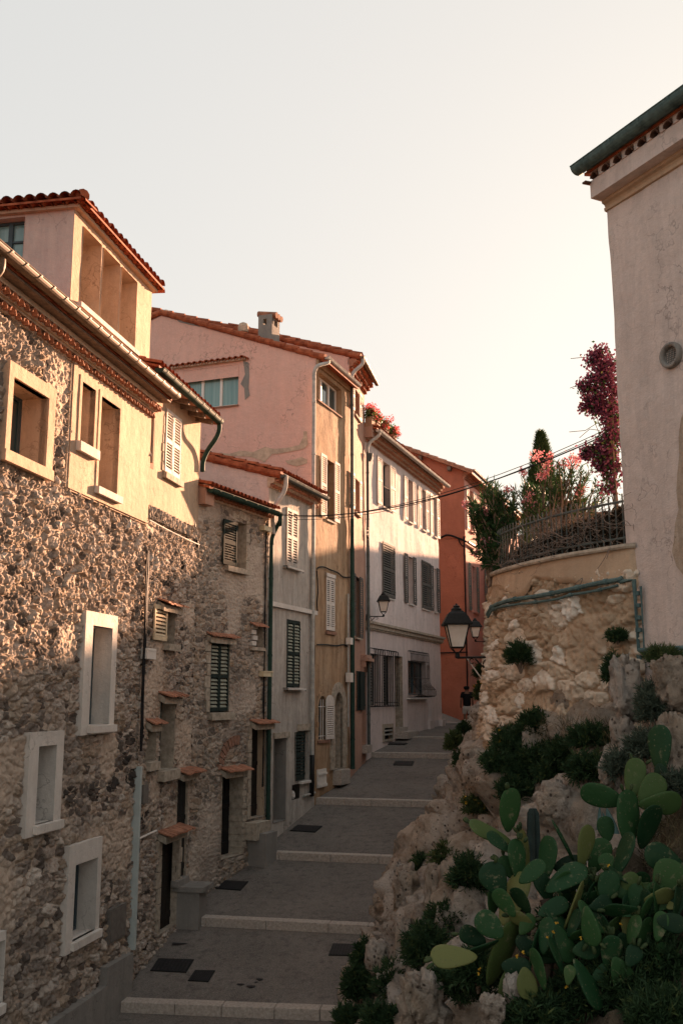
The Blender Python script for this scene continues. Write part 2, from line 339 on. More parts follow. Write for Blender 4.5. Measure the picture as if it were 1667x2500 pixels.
def plaster_disp(seed, a=.012):
    return lambda U, Z: (vnoise(U, Z, .8, seed)-.5)*a*2 + (vnoise(U, Z, 3, seed+1)-.5)*a
def leaf(mb_frame, mb_slat, F, u0, u1, z0, z1, off, t=.035, mids=1, pitch=.06, solid=False):
    w = min(.055, (u1-u0)*.17); rail = .085
    F.box(mb_frame, u0, u0+w, z0, z1, off, off+t); F.box(mb_frame, u1-w, u1, z0, z1, off, off+t)
    cuts = [z0] + [z0 + (z1-z0)*(k+1)/(mids+1) - rail/2 for k in range(mids)] + [z1-rail]
    for c in cuts: F.box(mb_frame, u0+w, u1-w, c, c+rail, off+.002, off+t-.002)
    for a, b in zip(cuts[:-1], cuts[1:]):
        if solid: F.box(mb_slat, u0+w, u1-w, a+rail, b, off+.006, off+t-.008); continue
        n = max(2, int((b-a-rail)/pitch)); p = (b-a-rail)/n
        for i in range(n):
            z = a+rail+i*p
            mb_slat.hexa([F.P(u0+w,z+p*.55,off+.002), F.P(u0+w,z+.004,off+t-.004), F.P(u1-w,z+.004,off+t-.004), F.P(u1-w,z+p*.55,off+.002),
                          F.P(u0+w,z+p*.55+.012,off+.002), F.P(u0+w,z+.016,off+t-.004), F.P(u1-w,z+.016,off+t-.004), F.P(u1-w,z+p*.55+.012,off+.002)])
        # dark gap behind the slats stays open: the wall or the pane behind shows through
def shutter(F, win, rect, off, mat, mids=1, pitch=.06, slatmat=None, solid=False, label=None, hinges=True):
    a = MB(); b = MB(); leaf(a, b, F, *rect, off, mids=mids, pitch=pitch, solid=solid)
    if hinges:
        for k in (.12, .88):
            z = rect[2]+(rect[3]-rect[2])*k; F.box(a, rect[0]-.012, rect[0]+.03, z-.03, z+.03, off+.034, off+.042); F.box(a, rect[1]-.03, rect[1]+.012, z-.03, z+.03, off+.034, off+.042)
    if slatmat:
        o = a.build('shutter', MAT[mat], win); b.build('slat', MAT[slatmat], win)
    else:
        n = len(a.v); a.v += b.v; a.f += [tuple(i+n for i in f) for f in b.f]; o = a.build('shutter', MAT[mat], win)
    if label: o['label'] = label
    return o
def window(H, F, rect, mat, depth=.25, frame='darkframe', pane='glass', mull=1, transom=0, proud=.025, name='window', bars=None):
    u0, u1, z0, z1 = rect; mb = MB(); e = .0
    A, B, C, D = (F.P(u0,z0,proud), F.P(u1,z0,proud), F.P(u1,z1,proud), F.P(u0,z1,proud))
    a, b, c, d = (F.P(u0,z0,-depth), F.P(u1,z0,-depth), F.P(u1,z1,-depth), F.P(u0,z1,-depth))
    mb.quad(A, B, b, a); mb.quad(B, C, c, b); mb.quad(C, D, d, c); mb.quad(D, A, a, d)
    w = mb.build(name, MAT[mat], H)
    if frame:
        fw = .05; m = MB(); o0, o1 = -depth+.005, -depth+.05
        F.box(m, u0, u0+fw, z0, z1, o0, o1); F.box(m, u1-fw, u1, z0, z1, o0, o1); F.box(m, u0+fw, u1-fw, z0, z0+fw, o0, o1); F.box(m, u0+fw, u1-fw, z1-fw, z1, o0, o1)
        for k in range(mull):
            uc = u0+(u1-u0)*(k+1)/(mull+1); F.box(m, uc-.04, uc+.04, z0+fw, z1-fw, o0+.002, o1+.01)
        for k in range(transom):
            zc = z0+(z1-z0)*(k+1)/(transom+1); F.box(m, u0+fw, u1-fw, zc-.018, zc+.018, o0+.004, o1-.006)
        m.build('frame', MAT[frame], w)
    if pane:
        m = MB(); F.box(m, u0, u1, z0, z1, -depth-.02, -depth+.012); m.build('pane', MAT[pane], w)
    return w
def sill(F, win, u0, u1, z, mat, proj=.12, t=.09, drop=.02, name='sill'):
    m = MB(); F.slab(m, u0, u1, z-drop, z, -.05, proj, t); return m.build(name, MAT[mat], win)
def hood(F, win, u0, u1, z, proj=.28, mat='tile_old', lintel=None):
    m = MB(); n = max(2, int((u1-u0)/.14)); w = (u1-u0)/n
    for i in range(n): F.slab(m, u0+i*w+.003, u0+(i+1)*w-.003, z-.10+random.uniform(-.012,.012), z, -.02, proj+random.uniform(-.015,.015), .03)
    h = m.build('hood', MAT[mat], win)
    if lintel:
        m = MB(); F.slab(m, u0+.05, u1-.05, z-.145, z-.05, -.02, proj*.55, .13); m.build('lintel', MAT[lintel], win)
    return h
def surround(F, win, o, i, mat, proud=.06, name='surround'):
    """flat rendered frame: outer rect o, inner rect i"""
    m = MB(); a, b, c, d = o; e, f, g, h = i
    F.box(m, a, e, c, d, -.04, proud); F.box(m, f, b, c, d, -.04, proud); F.box(m, e, f, h, d, -.04, proud)
    if g > c: F.box(m, e, f, c, g, -.04, proud)
    return m.build(name, MAT[mat], win)
def door(H, F, rect, mat, depth=.3, leafmat='door', hoodrect=None, handle=None, thresh=None, planks=4, proud=.025):
    u0, u1, z0, z1 = rect; dd = window(H, F, rect, mat, depth, None, None, name='door', proud=proud)
    m = MB(); w = (u1-u0)/planks
    for i in range(planks): F.box(m, u0+i*w+.004, u0+(i+1)*w-.004, z0, z1, -depth-.03, -depth+.02)
    F.box(m, u0, u1, z0+.15, z0+.28, -depth+.02, -depth+.035); F.box(m, u0, u1, z0+(z1-z0)*.55, z0+(z1-z0)*.55+.1, -depth+.02, -depth+.035)
    m.build('door_leaf', MAT[leafmat], dd)
    if handle:
        m = MB(); hz = z0+(z1-z0)*.45; F.box(m, u0+.06, u0+.12, hz-.09, hz+.09, -depth+.035, -depth+.045); m.tube([F.P(u0+.09,hz,-depth+.045), F.P(u0+.09,hz,-depth+.09), F.P(u0+.2,hz,-depth+.09)], .011, 6); m.build('handle', MAT[handle], dd)
    return dd
# ------------------------------------------------------------------ roof things
def arc_tile(mb, F, uc, r, za, oa, zb, ob, n=6, t=.016):
    """half-round tile, axis along the facade normal, from offset oa (height za) to ob (height zb)"""
    b = len(mb.v)
    for rr in (r, r-t):
        for (z, o) in ((za, oa), (zb, ob)):
            for k in range(n+1):
                w = math.pi*k/n; mb.v.append(tuple(F.P(uc - rr*math.cos(w), z + rr*math.sin(w), o)))
    m = n+1
    for k in range(n):
        mb.f.append((b+k, b+k+1, b+m+k+1, b+m+k)); mb.f.append((b+2*m+k, b+3*m+k, b+3*m+k+1, b+2*m+k+1))
        mb.f.append((b+m+k, b+m+k+1, b+3*m+k+1, b+3*m+k))
    for k in (0, n): mb.f.append((b+k, b+m+k, b+3*m+k, b+2*m+k))
def genoise(H, F, u0, u1, ztop, rows, step=.13, rh=.135, r=.085, pitch=.2, tmat='tile_old', mmat='mortar', base=.0, ends=True):
    t = MB(); m = MB()
    n = int((u1-u0)/pitch); pitch = (u1-u0)/n
    for k in range(rows):
        z = ztop - rh*k; o = base + step*(rows-k)
        F.box(m, u0, u1, z-.034, z, -.05, o-.012)                     # flat bed over the row
        F.box(m, u0, u1, z-rh, z-.034, -.05, o-step*.75)               # filling behind
        for i in range(n):
            j = random.uniform(-.006, .006); arc_tile(t, F, u0+(i+.5)*pitch+j, r+random.uniform(-.006,.004), z-.04-r*.95, base-.02, z-.045-r*.95+j, o+random.uniform(-.02,.015), 6, .018)
    m.build('cornice', MAT[mmat], H); t.build('cornice_tiles', MAT[tmat], H, False)
def gutter(H, F, u0, u1, z, off, r, mat, bands=.5, slope=0, name='gutter'):
    """half-round channel whose rim lies at height z and whose centre is off from the wall"""
    m = MB(); n = 10
    us = [u0, u1]
    for rr, flip in ((r, 0), (r-.006, 1)):
        P = np.array([[F.P(u, z - rr*math.sin(math.pi*k/n) + slope*(u-u0), off + rr*math.cos(math.pi*k/n)) for k in range(n+1)] for u in us]); m.grid(P)
    m.tube([F.P(u0, z, off+r), F.P(u1, z+slope*(u1-u0), off+r)], .012, 6); m.tube([F.P(u0, z, off-r), F.P(u1, z+slope*(u1-u0), off-r)], .009, 6)
    for u in us:
        s = slope*(u-u0); m.poly([F.P(u, z+s - r*math.sin(math.pi*k/n), off + r*math.cos(math.pi*k/n)) for k in range(n+1)])
    u = u0+bands*.5
    while u < u1:
        s = slope*(u-u0)
        P = np.array([[F.P(x, z+s - (r+.014)*math.sin(math.pi*k/n), off + (r+.014)*math.cos(math.pi*k/n)) for k in range(n+1)] for x in (u-.022, u+.022)]); m.grid(P); u += bands
    return m.build(name, MAT[mat], H, False)
def spline(pts, n=6):
    pts = [Vector(p) for p in pts]; out = []
    for i in range(len(pts)-1):
        p0 = pts[max(i-1,0)]; p1 = pts[i]; p2 = pts[i+1]; p3 = pts[min(i+2,len(pts)-1)]
        for k in range(n):
            t = k/n; out.append(.5*((2*p1)+(p2-p0)*t+(2*p0-5*p1+4*p2-p3)*t*t+(3*p1-p0-3*p2+p3)*t**3))
    out.append(pts[-1]); return out
def pipe(H, pts, r, mat, name='downpipe', curve=False, collars=None, n=10):
    m = MB(); P = spline(pts, 5) if curve else [Vector(p) for p in pts]; m.tube(P, r, n)
    if collars:
        for i in range(len(pts)-1):
            a, b = Vector(pts[i]), Vector(pts[i+1]); L = (b-a).length; k = collars*.5
            if L < collars: continue
            while k < L:
                c = a.lerp(b, k/L); d = (b-a).normalized(); m.tube([c-d*.025, c+d*.025], r+.009, n); k += collars
    return m.build(name, MAT[mat], H, n >= 8 and not collars)
def tile_roof(H, F, u0, u1, ze, oe, depth, slope, mat='tile', pitch=.21, row=.36, ubeg=0, name='roof'):
    """pitched roof of half-round tiles rising away from the eave edge (height ze at offset oe)"""
    m = MB(); n = max(1, int(round((u1-u0)/pitch))); p = (u1-u0)/n; nr = int(depth/row)
    F.slab(m, u0, u1, ze-.015, ze-.015+slope*depth, oe-depth, oe-.02, .05) if False else m.hexa(
        [F.P(u0,ze-.06,oe-.03), F.P(u1,ze-.06,oe-.03), F.P(u1,ze-.06+slope*depth,oe-depth), F.P(u0,ze-.06+slope*depth,oe-depth),
         F.P(u0,ze-.01,oe-.03), F.P(u1,ze-.01,oe-.03), F.P(u1,ze-.01+slope*depth,oe-depth), F.P(u0,ze-.01+slope*depth,oe-depth)])
    for i in range(n):
        for k in range(nr):
            j = random.uniform(-.012,.012); a = k*row; b = min(depth, (k+1)*row+.05)
            arc_tile(m, F, u0+(i+.5)*p+random.uniform(-.006,.006), .082, ze+slope*a+.03+random.uniform(0,.008), oe-a+(j if k == 0 else 0), ze+slope*b+.004, oe-b, 5, .016)
    return m.build(name, MAT[mat], H)
def verge(H, pts, mat='tile', r=.095, row=.4, name='verge'):
    """row of overlapping half-round tiles running along a rake, given as 2 world points (low to high)"""
    a, b = Vector(pts[0]), Vector(pts[1]); L = (b-a).length; n = max(1, int(L/row)); m = MB()
    for k in range(n):
        p = a.lerp(b, k/n); s = a.lerp(b, min(1, (k+1.12)/n)); m.tube([p+Vector((0,0,.03+random.uniform(0,.008))), s], [r*1.06, r*.93], 10)
    return m.build(name, MAT[mat], H)
def gable(H, F, poly, u0, u1, z0, zlow, holes, mat, name='gable_wall', seed=3, bs=.2):
    """wall facing along F.n: gridded rectangle u0..u1,z0..zlow with holes plus a polygon above it"""
    w = wall(F, u0, u1, z0, zlow, holes, bs, name, mat, H, plaster_disp(seed, .006))
    m = MB(); m.poly([F.P(u, z) for u, z in poly]); m.build(name, mat, H); return w
def cablerun(name, pts, r, label, cat='cable', group=None, curve=True, mat='cable'):
    m = MB(); m.tube(spline(pts, 6) if curve else pts, r, 6); return tag(m.build(name, MAT[mat], None, True), label, cat, group)
def sag(a, b, s, n=16):
    a, b = Vector(a), Vector(b); return [a.lerp(b, i/n) - Vector((0,0,s*4*(i/n)*(1-i/n))) for i in range(n+1)]
# ------------------------------------------------------------------ street plan (metres, camera at origin, +Y up the street)
S = 1.3
def nd(x, y): return (x*S, y*S)
N1, N2, N3, N4 = nd(-5.925+.19*8, 8), nd(-3.037, 15.2), nd(-2.585, 17.58), nd(-1.487, 20.02)
N5, N6, N7, N8 = nd(-.595, 22.44), nd(.194, 24.57), nd(.646, 26.83), nd(3.38, 34.32)
F1 = Fac(*N1, *N2); F2 = Fac(*N2, *N3); F3 = Fac(*N3, *N4); F4 = Fac(*N4, *N5); F5 = Fac(*N5, *N6); F6 = Fac(*N6, *N7); F7 = Fac(*N7, *N8)
def side(F, depth=7, u=0):
    """wall perpendicular to F at distance u, seen from the camera side; its u runs towards the street"""
    c = F.P(u, 0); a = c - F.n*depth; return Fac(a.x, a.y, c.x, c.y)
def backs(H, F, mat, z0, zt, depth=7, zb=None, left=None):
    m = MB(); zb = zb or zt
    m.quad(F.P(F.L-.01,z0,-depth), F.P(.01,z0,-depth), F.P(.01,zb,-depth), F.P(F.L-.01,zb,-depth))
    m.quad(F.P(F.L-.012,z0,-.01), F.P(F.L-.012,z0,-depth), F.P(F.L-.012,zb,-depth), F.P(F.L-.012,zt,-.01))
    if left is None: m.quad(F.P(.012,z0,-depth), F.P(.012,z0,-.01), F.P(.012,zt,-.01), F.P(.012,zb,-depth))
    m.build('rear_wall', MAT[mat], H)
def house(F, label, z=-4): 
    return thing('house', F.P(F.L/2, z), label, 'house', 'old houses along the left side of the street')
def eave_z(F, p, off): return F.hit(p, off)[1]

# ================================================================== HOUSE 1: rubble house with dormer
def house1():
    F = F1; H = house(F, 'rubble stone house with a tall plastered dormer under a red tile roof', -6)
    zt = eave_z(F, q(1,1090,1675), .28) + .125; zg = eave_z(F, q(1,1190,1590), .58) + .09
    r = {}
    a = F.rect(q(1,300,1605), q(1,25,1957)); r['big'] = a
    b = F.rect(q(1,541,1487), q(1,613,1950)); c = F.rect(q(1,673,1587), q(1,775,2268))
    d = F.rect(q(2,637,915), q(2,742,1592), .09); e = F.rect(q(2,267,1745), q(3,362,292), .09); g = F.rect(q(3,517,598), q(3,648,1040), .09)
    e4 = F.rect(q(3,-130,1160), q(3,-25,1530))
    p0 = F.hit(q(1,470,1750))[0]; p1 = F.L - .02; pz0 = F.hit(q(2,985,215))[1]
    pan = (p0, p1, pz0, zt-.3)
    holes = [a, d, e, g, e4, (p0+.03, p1-.03, pz0+.03, zt-.35)]
    k1 = [F.hit(q(2,*p)) for p in ((480,2090),(640,2050),(760,1990),(900,1960),(850,1830),(880,1700))]
    def h1disp(U, Z):
        h, sid, mk = stones(U, Z, .215, .15, 5, .076); m_ = np.zeros(U.shape)
        for i, (a_, b_) in enumerate(k1): m_ = np.maximum(m_, 1-((U-a_)/.30)**2-((Z-b_)/(.20 if i < 4 else .16))**2)
        return h, np.where((m_ > .15) & (sid > .18), sid*.07, np.maximum(sid, .08)), mk
    wall(F, 0, F.L, -7.2, zt-.2, holes, .019, 'wall', MAT['stone'], H, h1disp)
    wall(F, p0, p1, pz0, zt-.25, [b, c], .12, 'plaster_panel', MAT['pl_peach'], H, plaster_disp(4, .008), off=.055)
    m = MB(); F.box(m, p0, p0+.015, pz0, zt-.25, -.04, .052); F.box(m, p0, p1, pz0, pz0+.015, -.04, .052); F.box(m, p1-.015, p1, pz0, zt-.25, -.04, .052); m.build('panel_edge', MAT['pl_peach'], H)
    m = MB(); F.box(m, p0-.012, p1, pz0-.03, pz0-.004, -.04, .03); F.box(m, p0-.06, p0-.02, pz0, zt-.3, -.05, .035); m.build('panel_edge', MAT['mortar'], H)
    # windows
    w = window(H, F, a, 'pl_peach', .42, 'darkframe', 'glass', 1, proud=.06); zo = F.hit(q(1,335,1535))[1]; uo = F.hit(q(1,335,1800))[0]
    surround(F, w, (a[0]-.14, uo, a[2]-.02, zo), a, 'pl_peach', .10); s = F.hit(q(1,333,2090))[1]; sill(F, w, a[0]-.16, uo+.01, a[2]+.005, 'pl_peach', .13, .17)
    for k, x in enumerate((b, c)):
        w = window(H, F, x, 'pl_peach', .42, 'darkframe', 'glass', 0, proud=.058); sill(F, w, x[0]-.11, x[1]+.12, x[2]+.005, 'pl_pale', .15, .13 if k else .17)
        surround(F, w, (x[0]-.09, x[1]+.09, x[2]-.02, min(x[3]+.1, zt-.3)), x, 'pl_peach', .072)
    for x, tl, br, lab in ((d, q(2,590,812), q(2,776,1600), None), (e, q(2,208,1650), q(3,410,290), None), (g, q(3,476,470), q(3,672,1075), None), (e4, q(3,-160,1130), q(3,9,1560), None)):
        o = F.rect(tl, br, .09); w = window(H, F, x, 'pl_pale', .30, 'darkframe', 'glass', 0, proud=.09)
        surround(F, w, (o[0], o[1], x[2]-.16, o[3]), x, 'pl_pale', .095); sill(F, w, x[0]-.06, o[1]+.015, x[2]+.008, 'pl_pale', .16, .12)
        for k in range(3): 
            m = MB(); z = x[2]+(x[3]-x[2])*(.12+.38*k); F.box(m, x[0]-.002, x[0]+.05, z-.015, z+.015, -.16, -.1); m.build('bracket', MAT['black'], w)
        if x is g:
            m = MB(); 
            for k in range(2):
                u = x[0]+.10+.14*k; F.box(m, u-.025, u+.025, x[2]+.02, x[3]-.02, -.2, -.17)
            for k in (.1,.5,.9): F.box(m, x[0], x[0]+.30, x[2]+(x[3]-x[2])*k-.02, x[2]+(x[3]-x[2])*k+.02, -.165, -.15)
            m.build('grille', MAT['darkframe'], w)
    o = F.rect(q(3,725,905), q(3,828,1075)); m = MB(); F.box(m, *o, 0, .085); F.box(m, o[0]+.03, o[1]-.03, o[2]+.03, o[3]-.03, .08, .095); m.build('meter_cover', MAT['box_grey'], H)
    # stepped cement plinth
    for (a1, a2, zref) in ((q(3,150,1700), q(3,733,1420), None), (q(3,733,1310), q(3,910,1195), None)):
        h1 = F.hit(a1, .14); h2 = F.hit(a2, .14); m = MB(); u0 = -.2 if a1[0] < 100 else h1[0]; z1 = h2[1]
        if a1[0] < 100: z0_ = z1 - .1
        else: z0_ = F.hit(q(3,712,1310), .14)[1]
        sl = (F.hit(q(3,733,1420),.14)[1]-F.hit(q(3,420,1640),.14)[1])/(F.hit(q(3,733,1420),.14)[0]-F.hit(q(3,420,1640),.14)[0]) if a1[0] < 100 else (z1-z0_)/(h2[0]-h1[0])
        za = z1 - sl*(h2[0]-u0)
        m.hexa([F.P(u0,-7.2,-.05), F.P(u0,-7.2,.16), F.P(h2[0],-7.2,.16), F.P(h2[0],-7.2,-.05), F.P(u0,za,-.05), F.P(u0,za,.15), F.P(h2[0],z1,.15), F.P(h2[0],z1,-.05)])
        m.build('plinth', MAT['concrete'], H)
    # eaves
    genoise(H, F, 0, F.L+.03, zt, 2, .14, .135, .088, .21)
    m = MB(); F.box(m, 0, F.L+.03, zt, zg-.12, -.05, .27); m.build('fascia', MAT['pl_peach'], H)
    m = MB(); F.box(m, 0, F.L+.02, zg-.165, zg-.125, .2, .45); m.build('soffit', MAT['wood'], H)
    gutter(H, F, 0, F.L+.04, zg, .55, .105, 'zinc_beige', .42)
    m = MB(); x = F.hit(q(1,20,640), .5); pipe(H, [F.P(x[0]-.05, zg-.05, .5), F.P(x[0]-.05, zg-.28, .5), F.P(x[0]-.12, zg-.5, .35), F.P(x[0]-.35, zg-.9, .12)], .06, 'zinc_beige', 'gutter_outlet', True)
    tile_roof(H, F, 0, F.L+.03, zg-.06, .50, 4.5, .26, 'tile')
    backs(H, F, 'pl_ochre', -7, zt-.2)
    # cable channel and pipe cover at the joint with the next house
    pts = [F.hit(q(2,955,1880), .05), F.hit(q(3,910,1165), .05)]
    m = MB(); u = F.L-.06; z1 = pts[0][1]; z0 = pts[1][1]; F.box(m, u-.04, u+.04, z0, z1, -.02, .13); m.build('pipe_cover', MAT['pipe_blue'], H)
    m = MB()
    for k, (rr, du) in enumerate(((.022, 0), (.016, .05), (.014, -.04))):
        P = [F.P(u+du+random.uniform(-.02,.02), z1-.1+(z+.1)*(3.9), .10) for z in np.linspace(0, 1, 9)]; m.tube(spline(P, 4), rr, 6)
    m.build('wiring', MAT['cable'], H)
    h = F.rect(q(2,976,1070), q(2,1034,1150), .06); m = MB(); F.box(m, h[0], h[1], h[2], h[3], .02, .16); F.box(m, h[0]+.02, h[1]-.02, h[3]-.05, h[3]-.02, .16, .17); m.build('junction_box', MAT['box_white'], H)
    # dormer
    u0 = F.hit(q(1,497,560), -.05)[0]; u1 = F.hit(q(1,1033,1080), -.05)[0]; ze = eave_z(F, q(1,1050,828), .05); zb = zg-.4
    D = Fac(*F.P(u0,0,-.05).xy, *F.P(u1,0,-.05).xy); ws = []
    for tl, br in (((567,420),(668,1030)), ((706,566),(798,1147)), ((831,712),(915,1280))):
        x = D.rect(q(1,*tl), q(1,*br)); ws.append(x)
    zs0 = min(x[2] for x in ws); zs1 = sum(x[3] for x in ws)/3
    ws = [(x[0], x[1], zs0, zs1) for x in ws]
    wall(D, 0, D.L, zb, ze, ws, .14, 'dormer_wall', MAT['pl_peach'], H, plaster_disp(9, .01))
    for x in ws: window(H, D, x, 'pl_peach', .55, 'darkframe', 'glass', 0, proud=.02)
    m = MB(); D.box(m, ws[0][0]-.1, ws[2][1]+.06, zs0-.09, zs0, -.02, .10); m.build('sill', MAT['pl_pale'], H)
    L = side(D, 5); x = L.rect(q(1,-70,383), q(1,155,640)); wall(L, 0, L.L, zb, ze, [x], .14, 'dormer_wall', MAT['pl_dorm'], H, plaster_disp(12, .01))
    w = window(H, L, x, 'pl_dorm', .2, 'darkframe', 'glass_teal', 1, 1, proud=.01)
    mm = MB(); D.box(mm, 0, D.L+.05, ze-.06, ze, -.05, .10); L.box(mm, 0, L.L+.11, ze-.062, ze-.003, -.05, .09); mm.build('dormer_moulding', MAT['pl_peach'], H)
    o = MB(); o.box(0,0.001,0,.001,0,.001)
    dep = 2.3; sl = .36
    for (G, a0, a1, hp) in ((D, -.1, D.L+.12, 1), (L, .0, L.L+.22, 2)):
        m = MB(); oe = .22; n = int((a1-a0)/.21); p = (a1-a0)/n
        cr = [G.P(a0,ze,oe), G.P(a1,ze,oe), G.P(a1 if hp == 1 else a1-dep,ze+sl*dep,oe-dep), G.P(a0+dep if hp == 1 else a0,ze+sl*dep,oe-dep)]
        m.hexa([c+Vector((0,0,.01)) for c in cr] + [c+Vector((0,0,.05)) for c in cr])
        for i in range(n):
            uc = a0+(i+.5)*p; dd = min(dep, (uc-a0 if hp == 1 else a1-uc)+.12); k = 0
            while k*.36 < dd:
                aa = k*.36; bb = min(dd, aa+.41); j = random.uniform(-.02,.02)
                arc_tile(m, G, uc, .10, ze+.085+sl*aa+random.uniform(0,.012), oe-aa+(j if k == 0 else 0), ze+.03+sl*bb, oe-bb, 6, .018)
                if k == 0: arc_tile(m, G, uc+.1, .09, ze-.02, oe-.03+j, ze+.0, oe-.5, 6, .018); arc_tile(m, G, uc+.05, .085, ze+.04, oe-.10-j, ze+.06, oe-.5, 6, .018)
                k += 1
        m.build('roof', MAT['tile'], H)
    c0 = D.P(-.1, ze+.1, .2); c1 = D.P(-.1+dep, ze+.1+sl*dep, .2-dep); verge(H, [c0, c1], 'tile', .11, .42, 'hip_tiles')
    m = MB(); m.quad(D.P(D.L-.01,zb,-.02), D.P(D.L-.01,zb,-5), D.P(D.L-.01,ze,-5), D.P(D.L-.01,ze,-.02)); m.build('dormer_wall', MAT['pl_peach'], H)
house1()

# ================================================================== HOUSE 2: stone below, plaster above, cream shutters
def house2():
    F = F2; H = house(F, 'narrow house with rubble below, sunlit plaster above and a white shutter pair under its eaves', -5.5)
    zg = eave_z(F, q(1,1490,1752), .5)+.02; zl = F.hit(q(2,1150,215))[1]; uu = F.L
    a = F.rect(q(1,1125,1662), q(1,1215,2165)); b = F.rect(q(2,1128,790), q(2,1185,1045)); c = F.rect(q(2,1092,1405), q(2,1178,1890)); d = F.rect(q(2,1003,1590), q(2,1055,1840))
    e = F.rect(q(3,1097,420), q(3,1196,1000)); g = F.rect(q(2,1210,1945), q(3,1262,668)); v = F.rect(q(3,1372,455), q(3,1450,600))
    c = (c[0], c[1], c[2], c[3]); 
    wall(F, 0, uu, -7.0, zl, [b, c, d, e, g, v], .02, 'wall', MAT['stone'], H, lambda U, Z: stones(U+9, Z, .17, .115, 15, .06))
    wall(F, 0, uu, zl, zg+.1, [a], .12, 'plaster_wall', MAT['pl_ochre'], H, plaster_disp(21, .012), off=.02)
    m = MB(); wall(F, .03, uu-.02, zl-.10, zl+.17, [], .016, 'ledge', MAT['stone_small'], H, lambda U, Z: stones(U, Z*.6, .09, .3, 8, .07), off=.05); F.box(m, .03, uu-.02, zl-.11, zl-.06, -.04, .03); F.slab(m, .03, uu-.02, zl+.13, zl+.2, -.04, .04, .05)
    m.build('ledge', MAT['stonetrim'], H)
    m = MB(); m.tube(sag(F.P(.02, zl-.16, .08), F.P(uu-.03, zl-.20, .08), .02), .012, 6); m.build('wiring', MAT['box_white'], H)
    w = window(H, F, a, 'pl_ochre', .12, None, 'dark', proud=.03); um = (a[0]+a[1])/2
    shutter(F, w, (a[0]+.01, um-.006, a[2]+.01, a[3]-.02), .02, 'sh_white', 1); shutter(F, w, (um+.006, a[1]-.01, a[2]+.01, a[3]-.02), .02, 'sh_white', 1)
    sill(F, w, a[0]-.05, a[1]+.08, a[2], 'stonetrim', .12, .13); m = MB()
    for k in range(7): F.box(m, a[1]+.005, a[1]+.10+.05*random.random(), a[2]+k*(a[3]-a[2])/7+.01, a[2]+(k+1)*(a[3]-a[2])/7-.01, -.02, .032+.01*random.random()); F.box(m, a[0]-.08-.05*random.random(), a[0]-.005, a[2]+k*(a[3]-a[2])/7+.01, a[2]+(k+1)*(a[3]-a[2])/7-.01, -.02, .032+.01*random.random())
    k = len(m.f)
    for s in (0, 1):
        m2 = MB(); m2.v = m.v; ids = [i for i in range(0, len(m.f), 6) if (i//6) % 2 == s]; m2.f = [f for i in ids for f in m.f[i:i+6]]; used = sorted({v for f in m2.f for v in f}); mp = {v: i for i, v in enumerate(used)}; m2.v = [m.v[v] for v in used]; m2.f = [tuple(mp[v] for v in f) for f in m2.f]; m2.build('jamb', MAT['stonetrim'], w)
    w = window(H, F, b, 'stonetrim', .25, None, 'dark'); shutter(F, w, F.rect(q(2,1056,768), q(2,1133,1025), .05), .04, 'sh_cream', 0, .075)
    hood(F, w, F.hit(q(2,1075,730))[0], b[1]+.22, b[3]+.16, .25, 'tile_old', 'stonetrim'); sill(F, w, b[0]-.08, b[1]+.05, b[2], 'stonetrim', .16, .14)
    w = window(H, F, c, 'stonetrim', .3, None, 'dark'); m1 = MB(); leaf(m1, m1, F, c[0]+.005, c[0]+.30, c[2]+.02, c[3]-.02, -.1, mids=1); m1.build('shutter', MAT['sh_green'], w)
    hood(F, w, c[0]-.12, c[1]+.18, c[3]+.13, .26, 'tile_old', 'stonetrim'); sill(F, w, c[0]-.02, c[1]+.08, c[2], 'stonetrim', .16, .2)
    w = window(H, F, d, 'stonetrim', .25, None, 'dark'); hood(F, w, d[0]-.08, d[1]+.13, d[3]+.12, .22, 'tile_old', 'stonetrim'); sill(F, w, d[0]-.05, d[1]+.05, d[2], 'stonetrim', .12, .16)
    dd = door(H, F, e, 'stonetrim', .14); hood(F, dd, e[0]-.22, e[1]+.16, e[3]+.2, .34, 'tile_old', 'stonetrim')
    n = 6
    for s in (0, 1):
        m = MB()
        for k in range(n):
            z0 = e[2]+(e[3]-e[2])*k/n; z1 = z0+(e[3]-e[2])/n-.015
            if s == 0: F.box(m, e[0]-.16-.07*(k%2), e[0]-.004, z0, z1, -.04, .05)
            else: F.box(m, e[1]+.004, e[1]+.13+.08*((k+1)%2), z0, z1, -.04, .05)
        m.build('jamb', MAT['stonetrim'], dd)
    dd = door(H, F, g, 'stonetrim', .05, 'black', handle='zinc'); hood(F, dd, g[0]-.14, g[1]+.36, g[3]+.16, .34, 'tile_old', 'stonetrim'); sill(F, dd, g[0]-.03, g[1]+.03, g[2]+.01, 'concrete', .1, .12, name='threshold')
    m = MB(); F.box(m, v[0], v[1], v[2], v[3], -.25, -.2); F.box(m, v[1], v[1]+.1, v[2]-.05, v[3]+.02, -.02, .045); w = m.build('vent', MAT['dark'], H)
    # bench-like stone landing before the doors
    x0 = F.hit(q(3,1195,800), .1); x1 = F.hit(q(3,1440,715), .55); zt = F.hit(q(3,1300,810), .65)[1]
    m = MB(); F.box(m, x0[0]+.28, x1[0], zt-.10, zt, -.05, .62); F.box(m, x0[0]+.34, x1[0]-.2, -6.2, zt-.10, -.05, .52); m.build('landing', MAT['concrete'], H)
    x = F.rect(q(2,970,2010), q(2,1000,2130), .05); m = MB(); F.box(m, *x, -.02, .09); m.build('meter_box', MAT['box_grey'], H)
    m = MB(); m.tube([F.P(.0, F.hit(q(3,962,402))[1], .08), F.P(F.hit(q(3,1035,365))[0]+.05, F.hit(q(3,1035,362))[1], .08)], .02, 8); m.build('wiring', MAT['box_white'], H)
